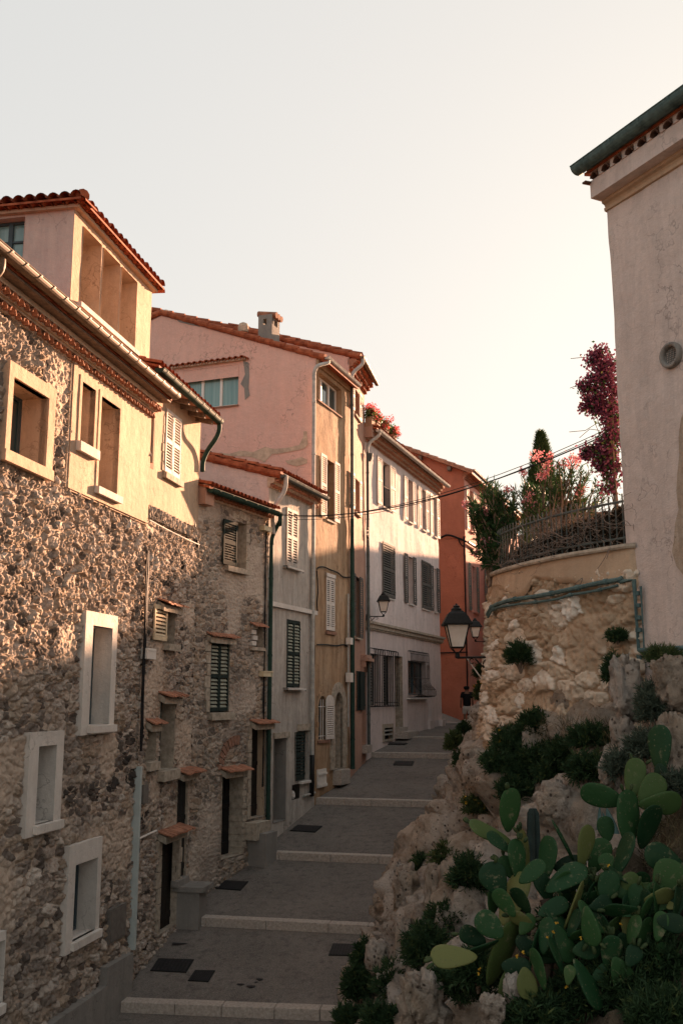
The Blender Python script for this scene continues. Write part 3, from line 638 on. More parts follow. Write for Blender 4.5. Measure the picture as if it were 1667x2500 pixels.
    # pipe slot: flat dark plate, the shade of its recess put into colour
    x = F.rect(q(1,1008,1720), q(1,1043,2090)); m = MB(); F.box(m, x[0], x[1], x[2], x[3], .0, .024); m.build('pipe_slot', MAT['brick'], H); m = MB(); m.tube([F.P((x[0]+x[1])/2, x[2]+.1, .05), F.P((x[0]+x[1])/2, x[3]+.1, .05)], .035, 8); m.build('slot_pipe', MAT['pl_peach'], H)
    # eaves
    m = MB(); F.slab(m, -.15, uu+.12, zg-.02, zg+.10, -.05, .46, .05); 
    m.build('soffit', MAT['tile_old'], H)
    for k in range(6): m = MB(); u = .1+k*(uu-.1)/5.6; F.slab(m, u-.04, u+.04, zg-.07, zg+.05, -.05, .42, .1); m.build('rafter', MAT['wood'], H)
    gutter(H, F, -.75, uu+.05, zg+.02, .48, .10, 'zinc_green', .45); tile_roof(H, F, -.75, uu+.02, zg+.09, .50, 4.2, .30, 'tile')
    P = [F.P(uu+.0, zg-.02, .48), F.P(uu+.0, zg-.22, .48), F.P(uu+.0, zg-.42, .40), F.P(uu+.04, zg-.68, .2), F.P(uu+.02, zg-.95, .1), F.P(uu+.02, zg-1.2, .09)]
    pipe(H, P, .055, 'zinc_green', curve=True)
    backs(H, F, 'pl_ochre', -7, zg)
house2()

# ================================================================== HOUSE 3: coursed stone house with green gutter
def house3():
    F = F3; H = house(F, 'low coursed stone house with dark green downpipe and black louvred shutters', -5)
    zg = eave_z(F, q(4,905,1564), .36)+.07; uu = F.L
    a = F.rect(q(4,598,1602), q(4,668,1932)); b = F.rect(q(5,430,735), q(5,550,1228)); c = F.rect(q(5,738,628), q(5,782,785))
    d = F.rect(q(5,508,1648), q(5,638,2200)); e = F.rect(q(5,707,1322), q(5,812,1935))
    zt = zg-.12
    wall(F, 0, uu, -6.6, zt, [a, b, c, d, e], .02, 'wall', MAT['stone_small'], H, lambda U, Z: stones(U+31, Z, .19, .105, 33, .048))
    w = window(H, F, a, 'stonetrim', .28, 'darkframe', 'dark', 0); s0 = F.rect(q(4,517,1585), q(4,603,1915), .05); shutter(F, w, s0, .05, 'sh_green', 1, .06)
    sill(F, w, F.hit(q(4,520,1950))[0], a[1]+.06, a[2]-.01, 'stonetrim', .14, .13)
    m = MB()
    for k in range(5): F.box(m, a[1]+.004, a[1]+.12+.08*(k%2), a[2]+k*(a[3]-a[2])/5+.01, a[2]+(k+1)*(a[3]-a[2])/5-.01, -.04, .018)
    n = 5
    for k in range(n):
        t0 = k/n; t1 = (k+1)/n; ua = a[0]-.15+(a[1]-a[0]+.35)*t0; ub = a[0]-.15+(a[1]-a[0]+.35)*t1-.012; h = .05+.12*math.sin(math.pi*(t0+t1)/2); F.box(m, ua, ub, a[3]+h-.06, a[3]+h+.12, -.04, .02)
    m.build('surround', MAT['stonetrim'], w)
    w = window(H, F, b, 'stonetrim', .22, None, 'dark'); um = (b[0]+b[1])/2
    for (x0, x1) in ((b[0]+.01, um-.005), (um+.005, b[1]-.01)): shutter(F, w, (x0, x1, b[2]+.02, b[3]-.01), -.03, 'sh_green', 1, .085, 'sh_slat')
    hood(F, w, b[0]-.2, b[1]+.2, b[3]+.2, .22, 'tile_old', 'stonetrim'); sill(F, w, b[0]-.04, b[1]+.12, b[2], 'stonetrim', .13, .16)
    m = MB()
    for k in range(6): F.box(m, b[0]-.15-.1*((k*7)%3)/2, b[0]-.004, b[2]+k*(b[3]-b[2])/6+.01, b[2]+(k+1)*(b[3]-b[2])/6-.01, -.04, .035)
    m.build('surround', MAT['stonetrim'], w)
    w = window(H, F, c, 'stonetrim', .2, None, 'dark'); hood(F, w, F.hit(q(5,700,580))[0], F.hit(q(5,790,600))[0], c[3]+.06, .2, 'tile_old'); sill(F, w, c[0]-.25, c[1]+.06, c[2], 'stonetrim', .07, .08)
    m = MB()
    for k in range(4): F.box(m, c[0]-.25+.05*(k%2), c[0]-.02+.06*(k%2), c[2]+k*(c[3]-c[2])/4+.02, c[2]+(k+1)*(c[3]-c[2])/4-.01, -.05, .05)
    m.build('surround', MAT['pl_pale'], w)
    dd = door(H, F, d, 'stonetrim', .36, 'black'); hood(F, dd, d[0]-.12, F.hit(q(5,655,1580))[0], d[3]+.16, .3, 'tile_old', 'stonetrim')
    m = MB()
    for k in range(13):
        z0 = d[2]+(d[3]-d[2])*k/13; F.box(m, d[1]-.006-.012*(k%2), d[1]+.1+.06*(k%2), z0, z0+(d[3]-d[2])/13-.02, -.34, .03+.012*(k%3))
    m.build('jamb', MAT['stonetrim'], dd)
    dd = door(H, F, e, 'stonetrim', .25, 'door'); hood(F, dd, e[0]-.1, F.hit(q(5,840,1290))[0], e[3]+.17, .3, 'tile_old', 'stonetrim')
    for s in (0, 1):
        m = MB()
        for k in range(7):
            z0 = e[2]+(e[3]-e[2])*k/7
            if s: F.box(m, e[1]-.004-.01*(k%2), e[1]+.06+.07*(k%2), z0, z0+(e[3]-e[2])/7-.016, -.24, .05+.01*(k%3))
            else: F.box(m, e[0]-.14-.06*(k%2), e[0]-.004, z0, z0+(e[3]-e[2])/7-.016, -.05, .04)
        m.build('jamb', MAT['stonetrim'], dd)
    z = F.hit(q(5,760,2005), .35)[1]; u0 = F.hit(q(5,690,1990), .1)[0]; u1 = F.hit(q(5,815,1980), .2)[0]
    m = MB(); F.box(m, u0, u1, z-.35, z+.05, -.05, .32); m.build('doorstep', MAT['stonetrim'], H)
    z2 = F.hit(q(5,770,2100), .65)[1]; m = MB(); F.box(m, u0+.16, u1+.0, z2-.9, z2+.05, .0, .50); m.build('doorstep', MAT['concrete'], H)
    # relieving brick arch above the door
    m = MB(); c0 = F.hit(q(5,600,1560)); 
    for k in range(9):
        w0 = math.pi*(1-.06*k)-.1; ra, rb = .62, .84; ws = [w0, w0-.15]
        m.hexa([F.P(c0[0]+r_*math.cos(x), c0[1]-.25+1.0*r_*math.sin(x), o) for o in (-.03, .04) for (r_, x) in ((ra,ws[0]),(rb,ws[0]),(rb,ws[1]),(ra,ws[1]))])
    m.build('relieving_arch', MAT['brick'], H)
    m = MB(); i0 = F.hit(q(4,315,1595), .06); i1 = F.hit(q(4,345,1780), .06); m.tube([F.P(*i0,.06), F.P(*i1,.06)], .03, 6); m.build('wall_tie', MAT['black'], H)
    x = F.rect(q(5,776,950), q(5,838,988), .06); m = MB(); F.box(m, *x, .0, .14); F.box(m, x[0]-.01, x[1]+.01, x[3]-.02, x[3]+.01, 0, .155); m.build('junction_box', MAT['box_cream'], H)
    m = MB(); uc = F.hit(q(5,806,400), .05)[0]
    for k in range(2): m.tube(spline([F.P(uc+random.uniform(-.03,.03), z, .05) for z in np.linspace(-2.2, zt-.5, 10)], 3), .018, 6)
    m.tube(spline([F.P(uc, zt-.5, .05), F.P(uc-.05, zt-.2, .12), F.P(uc-.15, zt-.3, .06)], 4), .02, 6); m.build('wiring', MAT['cable'], H)
    x = F.rect(q(4,778,1632), q(4,828,1680), .06); m = MB(); F.box(m, *x, .0, .16); m.build('junction_box', MAT['box_cream'], H)
    m = MB(); x = F.rect(q(4,347,1335), q(4,398,1440), .05); F.box(m, -.02, .36, zg-.35, zg+.12, -.4, .22); m.build('verge_block', MAT['pl_rose'], H)
    genoise(H, F, .36, uu-.02, zg-.0, 1, .2, .16, .08, .18)
    gutter(H, F, .02, uu-.0, zg, .33, .095, 'zinc_green', .6); tile_roof(H, F, -.05, uu-.02, zg+.06, .37, 4.2, .30, 'tile', .2)
    backs(H, F, 'pl_ochre', -6.5, zg-.1)
    up = F4.hit(q(5,836,1000), .09)[0]; zf = F4.hit(q(5,836,2012), .09)[1]; ztp = F4.hit(q(4,840,1735), .09)[1]
    pipe(H, [F.P(uu-.05, zg-.08, .38), F.P(uu-.03, zg-.3, .36), F4.P(up+.10, ztp+.5, .26), F4.P(up+.02, ztp+.15, .12), F4.P(up, ztp-.1, .09)], .06, 'zinc_green', curve=True)
    pipe(H, [F4.P(up, ztp, .09), F4.P(up, zf-.1, .09)], .055, 'zinc_green', collars=2.0)
house3()

# ================================================================== HOUSE 4: grey plaster house
def house4():
    F = F4; H = house(F, 'narrow grey plastered house with a white ledge between its louvred windows', -4.5)
    zg = eave_z(F, q(4,1222,1455), .40)+.08; uu = F.L; zt = zg-.02
    a = F.rect(q(4,948,1505), q(4,1020,1932)); b = F.rect(q(5,949,592), q(5,1035,1062)); c = F.rect(q(5,862,1412), q(5,938,1965)); d = F.rect(q(5,1008,1365), q(5,1102,1688)); e = F.rect(q(5,986,1728), q(5,1040,1818))
    wall(F, 0, uu, -6.2, zt, [a, b, c, d, e], .13, 'wall', MAT['pl_grey'], H, plaster_disp(31, .018))
    for x, mt, pt in ((a, 'sh_weather', .075), (b, 'sh_green', .085)):
        w = window(H, F, x, 'pl_grey', .16, None, 'dark', proud=.02); um = (x[0]+x[1])/2
        for (x0, x1) in ((x[0]+.01, um-.004), (um+.004, x[1]-.01)): shutter(F, w, (x0, x1, x[2]+.02, x[3]-.01), -.0, mt, 1, pt, 'sh_slat' if mt == 'sh_green' else None)
        sill(F, w, x[0]-.14, x[1]+.16, x[2], 'pl_pale', .16, .05)
        for s in (x[0]-.16, x[1]+.2): m = MB(); m.tube([F.P(s, x[2]-.02, .0), F.P(s, x[2]-.02, .12), F.P(s, x[2]-.1, .12)], .012, 6); m.build('shutter_catch', MAT['black'], w)
    z = F.hit(q(5,1000,520), .08)[1]; m = MB(); F.box(m, .05, uu-.01, z-.05, z+.07, -.02, .09); m.build('ledge', MAT['pl_pale'], H)
    dd = door(H, F, c, 'concrete', .5, 'door'); m = MB(); F.box(m, c[0]-.05, c[1]+.18, c[3], c[3]+.15, -.05, .06); m.build('lintel', MAT['stonetrim'], dd)
    w = window(H, F, d, 'pl_grey', .25, None, 'dark'); shutter(F, w, (d[0]+.0, d[0]+(d[1]-d[0])*.68, d[2]+.02, d[3]-.01), -.02, 'sh_green', 1, .08)
    x = F.rect(q(5,1040,1312), q(5,1120,1352), .06); m = MB(); F.box(m, *x, -.04, .06); m.build('lintel', MAT['stonetrim'], w); sill(F, w, d[0]+.3, d[1]+.03, d[2], 'pl_pale', .1, .06)
    m = MB(); F.box(m, e[0], e[1], e[2], e[3], -.3, -.25); w = m.build('vent', MAT['dark'], H); m = MB(); m.lathe(F.P((e[0]+e[1])/2, e[2], -.12), [(.07,0),(.1,.06),(.09,.15),(.05,.22)], 10); m.build('jar', MAT['pl_pale'], w)
    m = MB(); z = F.hit(q(5,1100,1795), .05)[1]; m.tube([F.P(e[1]+.15, z, .06), F.P(uu-.1, z+.02, .06)], .03, 8); m.build('drain_pipe', MAT['zinc'], H)
    genoise(H, F, -.02, uu-.03, zg-.05, 2, .13, .13, .08, .18)
    gutter(H, F, -.03, uu+.0, zg+.0, .36, .09, 'zinc_dark', .6); tile_roof(H, F, -.1, uu-.02, zg+.07, .40, 5, .30, 'tile', .19)
    G = side(F, 9); p1 = G.hit(q(4,360,1175)); p2 = G.hit(q(4,850,1292)); sl = (p2[1]-p1[1])/(p2[0]-p1[0]); zr = p2[1]+sl*(G.L-p2[0]); zl = p2[1]+sl*(0-p2[0])
    gable(H, G, [(0,zr-.01),(G.L,zr-.01),(G.L,zr),(0,zl)], 0, G.L, zr-3.5, zr-.01, [], MAT['pl_mauve'], 'gable_wall', 17)
    verge(H, [G.P(G.L+.35, zr+.06-.35*abs(sl), .0), G.P(0, zl+.06, .0)], 'tile', .11, .5)
    backs(H, F, 'pl_grey', -6, zg, left=0)
    up = F.hit(q(4,888,1500), .12)[0]
    pipe(H, [F.P(.12, zg, .42), F.P(.14, zg-.25, .42), F.P(.1, zg-.5, .36), F.P(.02, zg-.85, .16), F.P(.0, zg-1.1, .12), F.P(-.0, zg-1.6, .14)], .06, 'zinc', curve=True)
house4()

# ================================================================== HOUSE 5: tall ochre front with the pink gable
def house5():
    F = F5; H = house(F, 'tall house with a broad pink gable wall and a worn ochre street front', -4)
    zg = eave_z(F, q(4,1430,685), .3)+.07; uu = F.L; zt = zg-.05
    a = F.rect(q(4,1151,605), q(4,1322,885)); b = F.rect(q(4,1222,1178), q(4,1275,1608)); c = F.rect(q(5,1217,275), q(5,1277,680)); d = F.rect(q(5,1162,1118), q(5,1216,1415)); e = F.rect(q(5,1272,1092), q(5,1328,1612))
    a = (max(.16, a[0]), a[1], a[2], F.hit(q(4,1322,705))[1])
    wall(F, 0, uu, -5.5, zt, [a, b, c, d, e], .14, 'wall', MAT['pl_gold'], H, plaster_disp(41, .022))
    w = window(H, F, a, 'pl_gold', .22, 'whiteframe', 'glass', 2); sill(F, w, a[0]-.05, a[1]+.03, a[2], 'brick', .05, .05)
    w = window(H, F, b, 'pl_gold', .25, 'darkframe', 'dark', 0)
    for tl, br in (((1183,1152),(1220,1575)), ((1276,1204),(1310,1622))):
        x = F.rect(q(4,*tl), q(4,*br), .05); shutter(F, w, (x[0], x[1], b[2]+.0, b[3]+.06), .05, 'sh_white', 1)
    sill(F, w, b[0]-.06, b[1]+.06, b[2], 'stonetrim', .06, .06)
    w = window(H, F, c, 'pl_gold', .12, None, 'dark'); um = (c[0]+c[1])/2
    for x in ((c[0]+.01, um-.004), (um+.004, c[1]-.01)): shutter(F, w, (*x, c[2]+.02, c[3]-.12), -.01, 'sh_white', 1)
    m = MB(); F.box(m, c[0], c[1], c[3]-.11, c[3], -.02, .05); m.build('lintel', MAT['sh_white'], w); sill(F, w, c[0]-.02, c[1]+.05, c[2], 'brick', .07, .09)
    def arch(win, x, wd, mat, proud, hgt=None):
        u0, u1, z0, z1 = x; r = (u1-u0)/2; uc = (u0+u1)/2; k = 12; m = MB(); kz = min(1.25, (z1-z0)*.3/r)
        def ring(R_, dz=0): return [(uc - R_*math.cos(math.pi*i/k), z1-r*kz + (r*kz+ (R_-r))*math.sin(math.pi*i/k)) for i in range(k+1)]
        A = ring(r); B = ring(r+wd)
        for i in range(k):
            g = .006; m.hexa([F.P(*A[i],-.05), F.P(*B[i],-.05), F.P(*B[i+1],-.05), F.P(*A[i+1],-.05), F.P(*A[i],proud), F.P(*B[i],proud), F.P(*B[i+1],proud), F.P(*A[i+1],proud)])
        zs = z1-r*kz; n = 5
        for i in range(n):
            za = z0+(zs-z0)*i/n; zb = z0+(zs-z0)*(i+1)/n-.012
            for (ua, ub) in ((u0-wd-.05*(i%2), u0), (u1, u1+wd+.05*(i%2))): F.box(m, ua, ub, za, zb, -.05, proud+.008*(i%3))
        m.build('surround', MAT[mat], win)
    w = window(H, F, d, 'pl_gold', .2, 'darkframe', 'glass', 0); arch(w, d, .12, 'pl_gold', .035); m = MB()
    for k in range(3): u = d[0]+(d[1]-d[0])*(k+.6)/3.4; m.tube([F.P(u, d[2], -.02), F.P(u, d[3]-.1, -.02)], .014, 6)
    for k in (.08, .75): z = d[2]+(d[3]-d[2])*k; m.tube([F.P(d[0], z, -.02), F.P(d[1], z, -.02)], .014, 6)
    m.build('grille', MAT['whiteframe'], w); sill(F, w, d[0]-.08, d[1]+.2, d[2], 'brick', .08, .07)
    x = F.rect(q(5,1217,1150), q(5,1269,1425), .06); shutter(F, w, (x[0], x[1], d[2], x[3]-.08), .06, 'sh_white', 0, .06)
    m = MB(); uc = (x[0]+x[1])/2; rr = (x[1]-x[0])/2; k = 10; A = [(uc-rr*math.cos(math.pi*i/k), x[3]-.081+.75*rr*math.sin(math.pi*i/k)) for i in range(k+1)]; m.poly([F.P(u,z,.095) for u,z in A][::-1]); m.poly([F.P(u,z,.06) for u,z in A])
    for i in range(k): m.quad(F.P(*A[i],.06), F.P(*A[i],.095), F.P(*A[i+1],.095), F.P(*A[i+1],.06))
    m.build('shutter_head', MAT['sh_white'], w)
    dd = door(H, F, e, 'stonetrim', .35, 'door'); arch(dd, e, .3, 'stonetrim', .05)
    z = F.hit(q(5,1310,1640), .3)[1]; m = MB(); F.box(m, e[0]-.02, e[1]+.05, z-.4, z+.03, -.05, .26); m.build('doorstep', MAT['kerb'], H)
    x = F.rect(q(5,1166,1625), q(5,1224,1738), .05); m = MB(); F.box(m, *x, 0, .05); F.box(m, x[0]-.02, x[1]+.02, x[3]-.16, x[3]-.1, .05, .075); F.box(m, x[0]-.02, x[1]+.02, x[2]+.02, x[2]+.1, .05, .075); m.build('meter_cover', MAT['box_white'], H)
    # gable
    G = side(F, 11); r0 = G.hit(q(4,95,188)); r1 = G.hit(q(4,1100,468)); sl = (r1[1]-r0[1])/(r1[0]-r0[0]); zr = r1[1]+sl*(G.L-r1[0]); ul = 0; zl = r0[1]+(0-r0[0])*.30
    x = G.rect(q(4,246,578), q(4,620,803)); zl2 = min(zr, zl)-.3
    gable(H, G, [(0,zl2),(G.L,zl2),(G.L,zr),(r0[0],r0[1]),(0,zl)], 0, G.L, zr-6.5, zl2, [x], MAT['pl_pink'], 'gable_wall', 19)
    w = window(H, G, x, 'pl_pink', .16, 'whiteframe', 'glass_teal', 2, proud=.012); sill(G, w, x[0]-.02, x[1]+.02, x[2], 'brick', .06, .04)
    hz = G.hit(q(4,420,505), .12)[1]; h0 = G.hit(q(4,165,520))[0]; h1 = G.hit(q(4,680,495))[0]; m = MB(); n = int((h1-h0)/.2)
    for i in range(n): arc_tile(m, G, h0+(i+.5)*(h1-h0)/n, .085, hz-.02, -.02, hz-.06, .2, 6, .02); arc_tile(m, G, h0+(i+1)*(h1-h0)/n, .085, hz-.08, -.02, hz-.10, .14, 6, .02)
    m.build('hood', MAT['tile'], w); m = MB(); G.box(m, h0+.05, h1-.02, hz-.10, hz-.035, -.02, .12); m.build('lintel', MAT['mortar'], w)
    # bare patches where the pink coat has come off: thin irregular layers of undercoat
    def patch(pts, mat, off):
        P = [G.hit(q(4,*p)) for p in pts]; P = [(u+random.uniform(-.02,.02), z+random.uniform(-.02,.02)) for u, z in P]; m = MB(); m.poly([G.P(u, z, off) for u, z in P]); m.build('bare_patch', MAT[mat], H)
    patch([(495,1130),(560,1140),(640,1120),(720,1130),(800,1095),(870,1110),(960,1098),(1040,1085),(1060,1030),(1070,985),(1092,990),(1098,1080),(1060,1110),(980,1130),(900,1140),(850,1150),(800,1200),(760,1180),(700,1165),(620,1155),(540,1160)], 'mortar', .013)
    patch([(940,1190),(1000,1180),(1050,1165),(1095,1180),(1095,1210),(1020,1225),(960,1210)], 'mortar', .013)
    patch([(165,190),(230,215),(300,235),(370,258),(360,272),(290,262),(220,240)], 'concrete', .014)
    patch([(655,500),(690,520),(700,600),(690,690),(700,740),(670,770),(660,690),(640,660),(670,600)], 'concrete', .012)
    verge(H, [G.P(G.L+.3, zr+.05-.3*abs(sl), .02), G.P(*r0, .02)+Vector((0,0,.06))], 'tile', .10, .45); verge(H, [G.P(0, zl+.05, .02), G.P(*r0, .02)+Vector((0,0,.07))], 'tile', .10, .45)
    m = MB(); m.lathe(G.P(r0[0]+.05, r0[1]+.03, -.2), [(.14,0),(.16,.08),(.12,.16),(.03,.2)], 12); m.build('ridge_cap', MAT['mortar'], H)
    m = MB(); cc = G.hit(q(4,655,290), -.6); m.lathe(G.P(cc[0], cc[1]-.1, -.6), [(.16,0),(.18,.18),(.14,.28),(.05,.33)], 12); m.build('roof_vent', MAT['mortar'], H)
    # roof sheet
    m = MB(); D_ = F.L
    def up(u, z, o): return G.P(u, z, o)
    for (A, B) in (((G.L+.35, zr-.35*abs(sl)), r0), (r0, (0, zl))):
        m.hexa([up(*A,0)-Vector((0,0,.05)), up(*A,-D_)-Vector((0,0,.05)), up(*B,-D_)-Vector((0,0,.05)), up(*B,0)-Vector((0,0,.05)), up(*A,0)+Vector((0,0,.03)), up(*A,-D_)+Vector((0,0,.03)), up(*B,-D_)+Vector((0,0,.03)), up(*B,0)+Vector((0,0,.03))])
    t = m
    for k in range(int((D_-.2)/.21)):
        o = -.25-k*.21; a_ = G.P(G.L+.35, zr-.35*abs(sl)+.03, o); b_ = G.P(*r0, o)+Vector((0,0,.03)); nn = 16
        for i in range(nn):
            p_ = a_.lerp(b_, i/nn); s_ = a_.lerp(b_, min(1,(i+1.1)/nn)); t.tube([p_+Vector((0,0,.015)), s_], [.088,.08], 8)
    m.build('roof', MAT['tile'], H)
    # chimney
    x = G.rect(q(4,758,205), q(4,850,360), -.7); z1 = G.hit(q(4,800,190), -.7)[1]; m = MB(); hz = z1-.22; u0, u1 = x[0], x[1]; w_ = .6; th = .12
    G.box(m, u0, u1, x[2]-1.2, hz-.12, -.7-w_, -.7)
    for (ua, ub, oa, ob) in ((u0,u0+.17,-.7-.17,-.7), (u1-.17,u1,-.7-.17,-.7), (u0,u0+.17,-.7-w_,-.7-w_+.17), (u1-.17,u1,-.7-w_,-.7-w_+.17)): G.box(m, ua, ub, hz-.12, hz+.08, oa, ob)
    G.box(m, u0, u0+(u1-u0)*.36, hz-.121, hz+.08, -.7-.1, -.702); G.box(m, u0+(u1-u0)*.6, u1, hz-.121, hz+.08, -.7-.1, -.702); G.box(m, u0, u1, hz+.08, z1, -.7-w_, -.7)
    ch = m.build('chimney', MAT['concrete'], H); m = MB(); n = 3
    for i in range(n): G.hit; m.tube([G.P(u0-.05, z1+.09, -.7-.1-.2*i), G.P(u1+.12, z1-.03, -.7-.1-.2*i)], [.10,.10], 8)
    m.build('chimney_cap', MAT['tile_old'], ch)
    # eaves
    m = MB(); F.slab(m, .0, uu+.03, zg-.03, zg+.08, -.05, .32, .05); m.build('soffit', MAT['wood'], H)
    m = MB(); F.box(m, .0, uu, zg-.2, zg-.02, -.04, .08); m.build('cornice', MAT['pl_gold'], H)
    gutter(H, F, -.02, uu+.06, zg+.03, .34, .085, 'zinc', .7)
    x = F.hit(q(4,1137,900), .09)[0]; zf = F.hit(q(5,1146,1800), .09)[1]; ze = zg-.55
    pipe(H, [F.P(.12, zg, .34), F.P(.12, zg-.12, .34), F.P(x+.05, zg-.35, .2), F.P(x, zg-.55, .1), F.P(x, zg-.8, .09)], .058, 'zinc', curve=True)
    zm = F.hit(q(5,1140,1520), .09)[1]; pipe(H, [F.P(x, zg-.7, .09), F.P(x, zm, .09)], .055, 'zinc', collars=1.6); pipe(H, [F.P(x, zm, .09), F.P(x, zf, .09)], .065, 'black', 'drain_foot')
    m = MB()
    for pts in ([(1165,420),(1162,330),(1160,250),(1200,235),(1250,255),(1300,275),(1340,305),(1395,305)], [(1160,768),(1220,768),(1290,775),(1340,768),(1368,780)], [(1162,540),(1158,480),(1165,410)]):
        m.tube(spline([F.P(*F.hit(q(5,*p), .06), .06) for p in pts], 4), .022, 6)
    m.build('wiring', MAT['cable'], H)
    for tl, br in (((1366,720),(1384,768)), ((1366,960),(1386,1025))):
        x = F.rect(q(5,*tl), q(5,*br), .1); m = MB(); F.box(m, *x, .05, .2); m.build('junction_box', MAT['box_white'], H)
    m = MB(); x = F.hit(q(5,1374,900), .1)[0]; m.tube([F.P(x, F.hit(q(5,1374,1330),.1)[1], .09), F.P(x, F.hit(q(5,1374,420),.1)[1], .09)], .03, 8); m.build('conduit', MAT['zinc'], H)
    backs(H, F, 'pl_gold', -5.5, zg, 11, left=0)
house5()

# ================================================================== HOUSE 6: narrow rose house
def house6():
    F = F6; H = house(F, 'narrow rose plastered house squeezed between the ochre front and the white front', -3.5)
    zg = eave_z(F, q(6,575,365), .42)+.1; uu = F.L; zt = zg-.1
    a = F.rect(q(4,1413,690), q(4,1445,915)); b = F.rect(q(6,392,1020), q(6,428,1315)); c = F.rect(q(5,1420,300), q(5,1447,722)); d = F.rect(q(5,1426,948), q(5,1450,1215)); e = F.rect(q(7,447,1020), q(7,482,1620))
    wall(F, 0, uu, -4.5, zt, [a, b, c, d, e], .15, 'wall', MAT['pl_rose'], H, plaster_disp(51, .018))
    def pair(x, l, r_, rg, mt):
        w = window(H, F, x, 'pl_rose', .2, 'darkframe', 'dark', 0)
        for s in (l, r_):
            y = F.rect(q(rg,*s[0]), q(rg,*s[1]), .05); shutter(F, w, (y[0], y[1], x[2], x[3]+.04), .05, mt, 1, .07)
        sill(F, w, x[0]-.1, x[1]+.1, x[2], 'stonetrim', .09, .06)
    pair(a, ((1391,685),(1412,905)), ((1446,700),(1462,930)), 4, 'sh_white')
    pair(b, ((368,985),(391,1285)), ((429,1045),(446,1325)), 6, 'sh_white')
    pair(c, ((1400,310),(1419,700)), ((1448,285),(1470,720)), 5, 'sh_grey')
    w = window(H, F, d, 'pl_rose', .15, None, 'dark'); shutter(F, w, (d[0], d[1], d[2], d[3]), .0, 'sh_green', 0, .07, solid=True); x = F.rect(q(5,1452,950), q(5,1484,1215), .06); shutter(F, w, (x[0], x[1], d[2], d[3]), .05, 'sh_green', 1, .07, solid=True)
    dd = door(H, F, e, 'pl_rose', .25, 'door'); x = F.rect(q(7,440,950), q(7,500,1020), .2); m = MB(); F.box(m, e[0]-.15, e[1]+.15, e[3]+.15, e[3]+.25, -.05, .28); F.box(m, e[0]-.1, e[1]+.1, e[3]+.25, e[3]+.36, -.05, .2)
    for s in (e[0]-.12, e[1]+.02): F.box(m, s, s+.1, e[3]-.05, e[3]+.15, -.05, .16); F.box(m, s+.02, s+.08, e[3]-.2, e[3]-.05, -.05, .1)
    m.build('hood', MAT['pl_rose'], dd)
    z = F.hit(q(7,480,1630), .25)[1]; m = MB(); F.box(m, e[0]-.02, e[1]+.02, z-.3, z-.05, -.05, .2); m.build('doorstep', MAT['kerb'], H)
    G = side(F, 9); p1 = G.hit(q(4,890,362)); p2 = G.hit(q(4,1400,478)); sl = (p2[1]-p1[1])/(p2[0]-p1[0]); zr = p2[1]+sl*(G.L-p2[0]); zl = p2[1]-sl*p2[0]
    gable(H, G, [(0,zr-.3),(G.L,zr-.3),(G.L,zr),(0,zl)], 0, G.L, zr-2.5, zr-.3, [], MAT['pl_pink'], 'gable_wall', 29)
    verge(H, [G.P(G.L+.4, zr+.05-.4*abs(sl), .0), G.P(0, zl+.05, .0)], 'tile', .10, .45)
    genoise(H, F, 0, uu-.02, zg, 3, .115, .12, .075, .17, 'tile', 'tile_old')
    gutter(H, F, -.02, uu+.06, zg+.05, .45, .085, 'zinc_beige', .6); tile_roof(H, F, 0, uu, zg+.11, .45, 5, abs(sl), 'tile', .2)
    x = F5.hit(q(5,1382,900), .12)[0]; F_ = F5; xx = F_.L-.03
    pipe(H, [F.P(.05, zg, .45), F.P(.06, zg-.2, .44), F.P(.0, zg-.45, .2), F.P(-.05, zg-.62, .12), F.P(-.06, zg-.9, .11)], .06, 'zinc', curve=True)
    zf = F.hit(q(5,1400,1620), .11)[1]; zm = zg-5.5; pipe(H, [F.P(-.06, zg-.8, .11), F.P(-.06, zm, .11)], .058, 'zinc_dark', collars=1.7); pipe(H, [F.P(-.06, zm, .11), F.P(-.06, zf, .11)], .07, 'zinc_green', 'drain_foot', collars=2)
    m = MB(); m.tube(spline([F.P(*F.hit(q(5,*p),.06),.06) for p in ((1395,230),(1400,270),(1420,290),(1410,320),(1425,300),(1440,330))], 4), .025, 6); m.build('wiring', MAT['cable'], H)
    backs(H, F, 'pl_rose', -4.5, zg, 9, left=0)
house6()

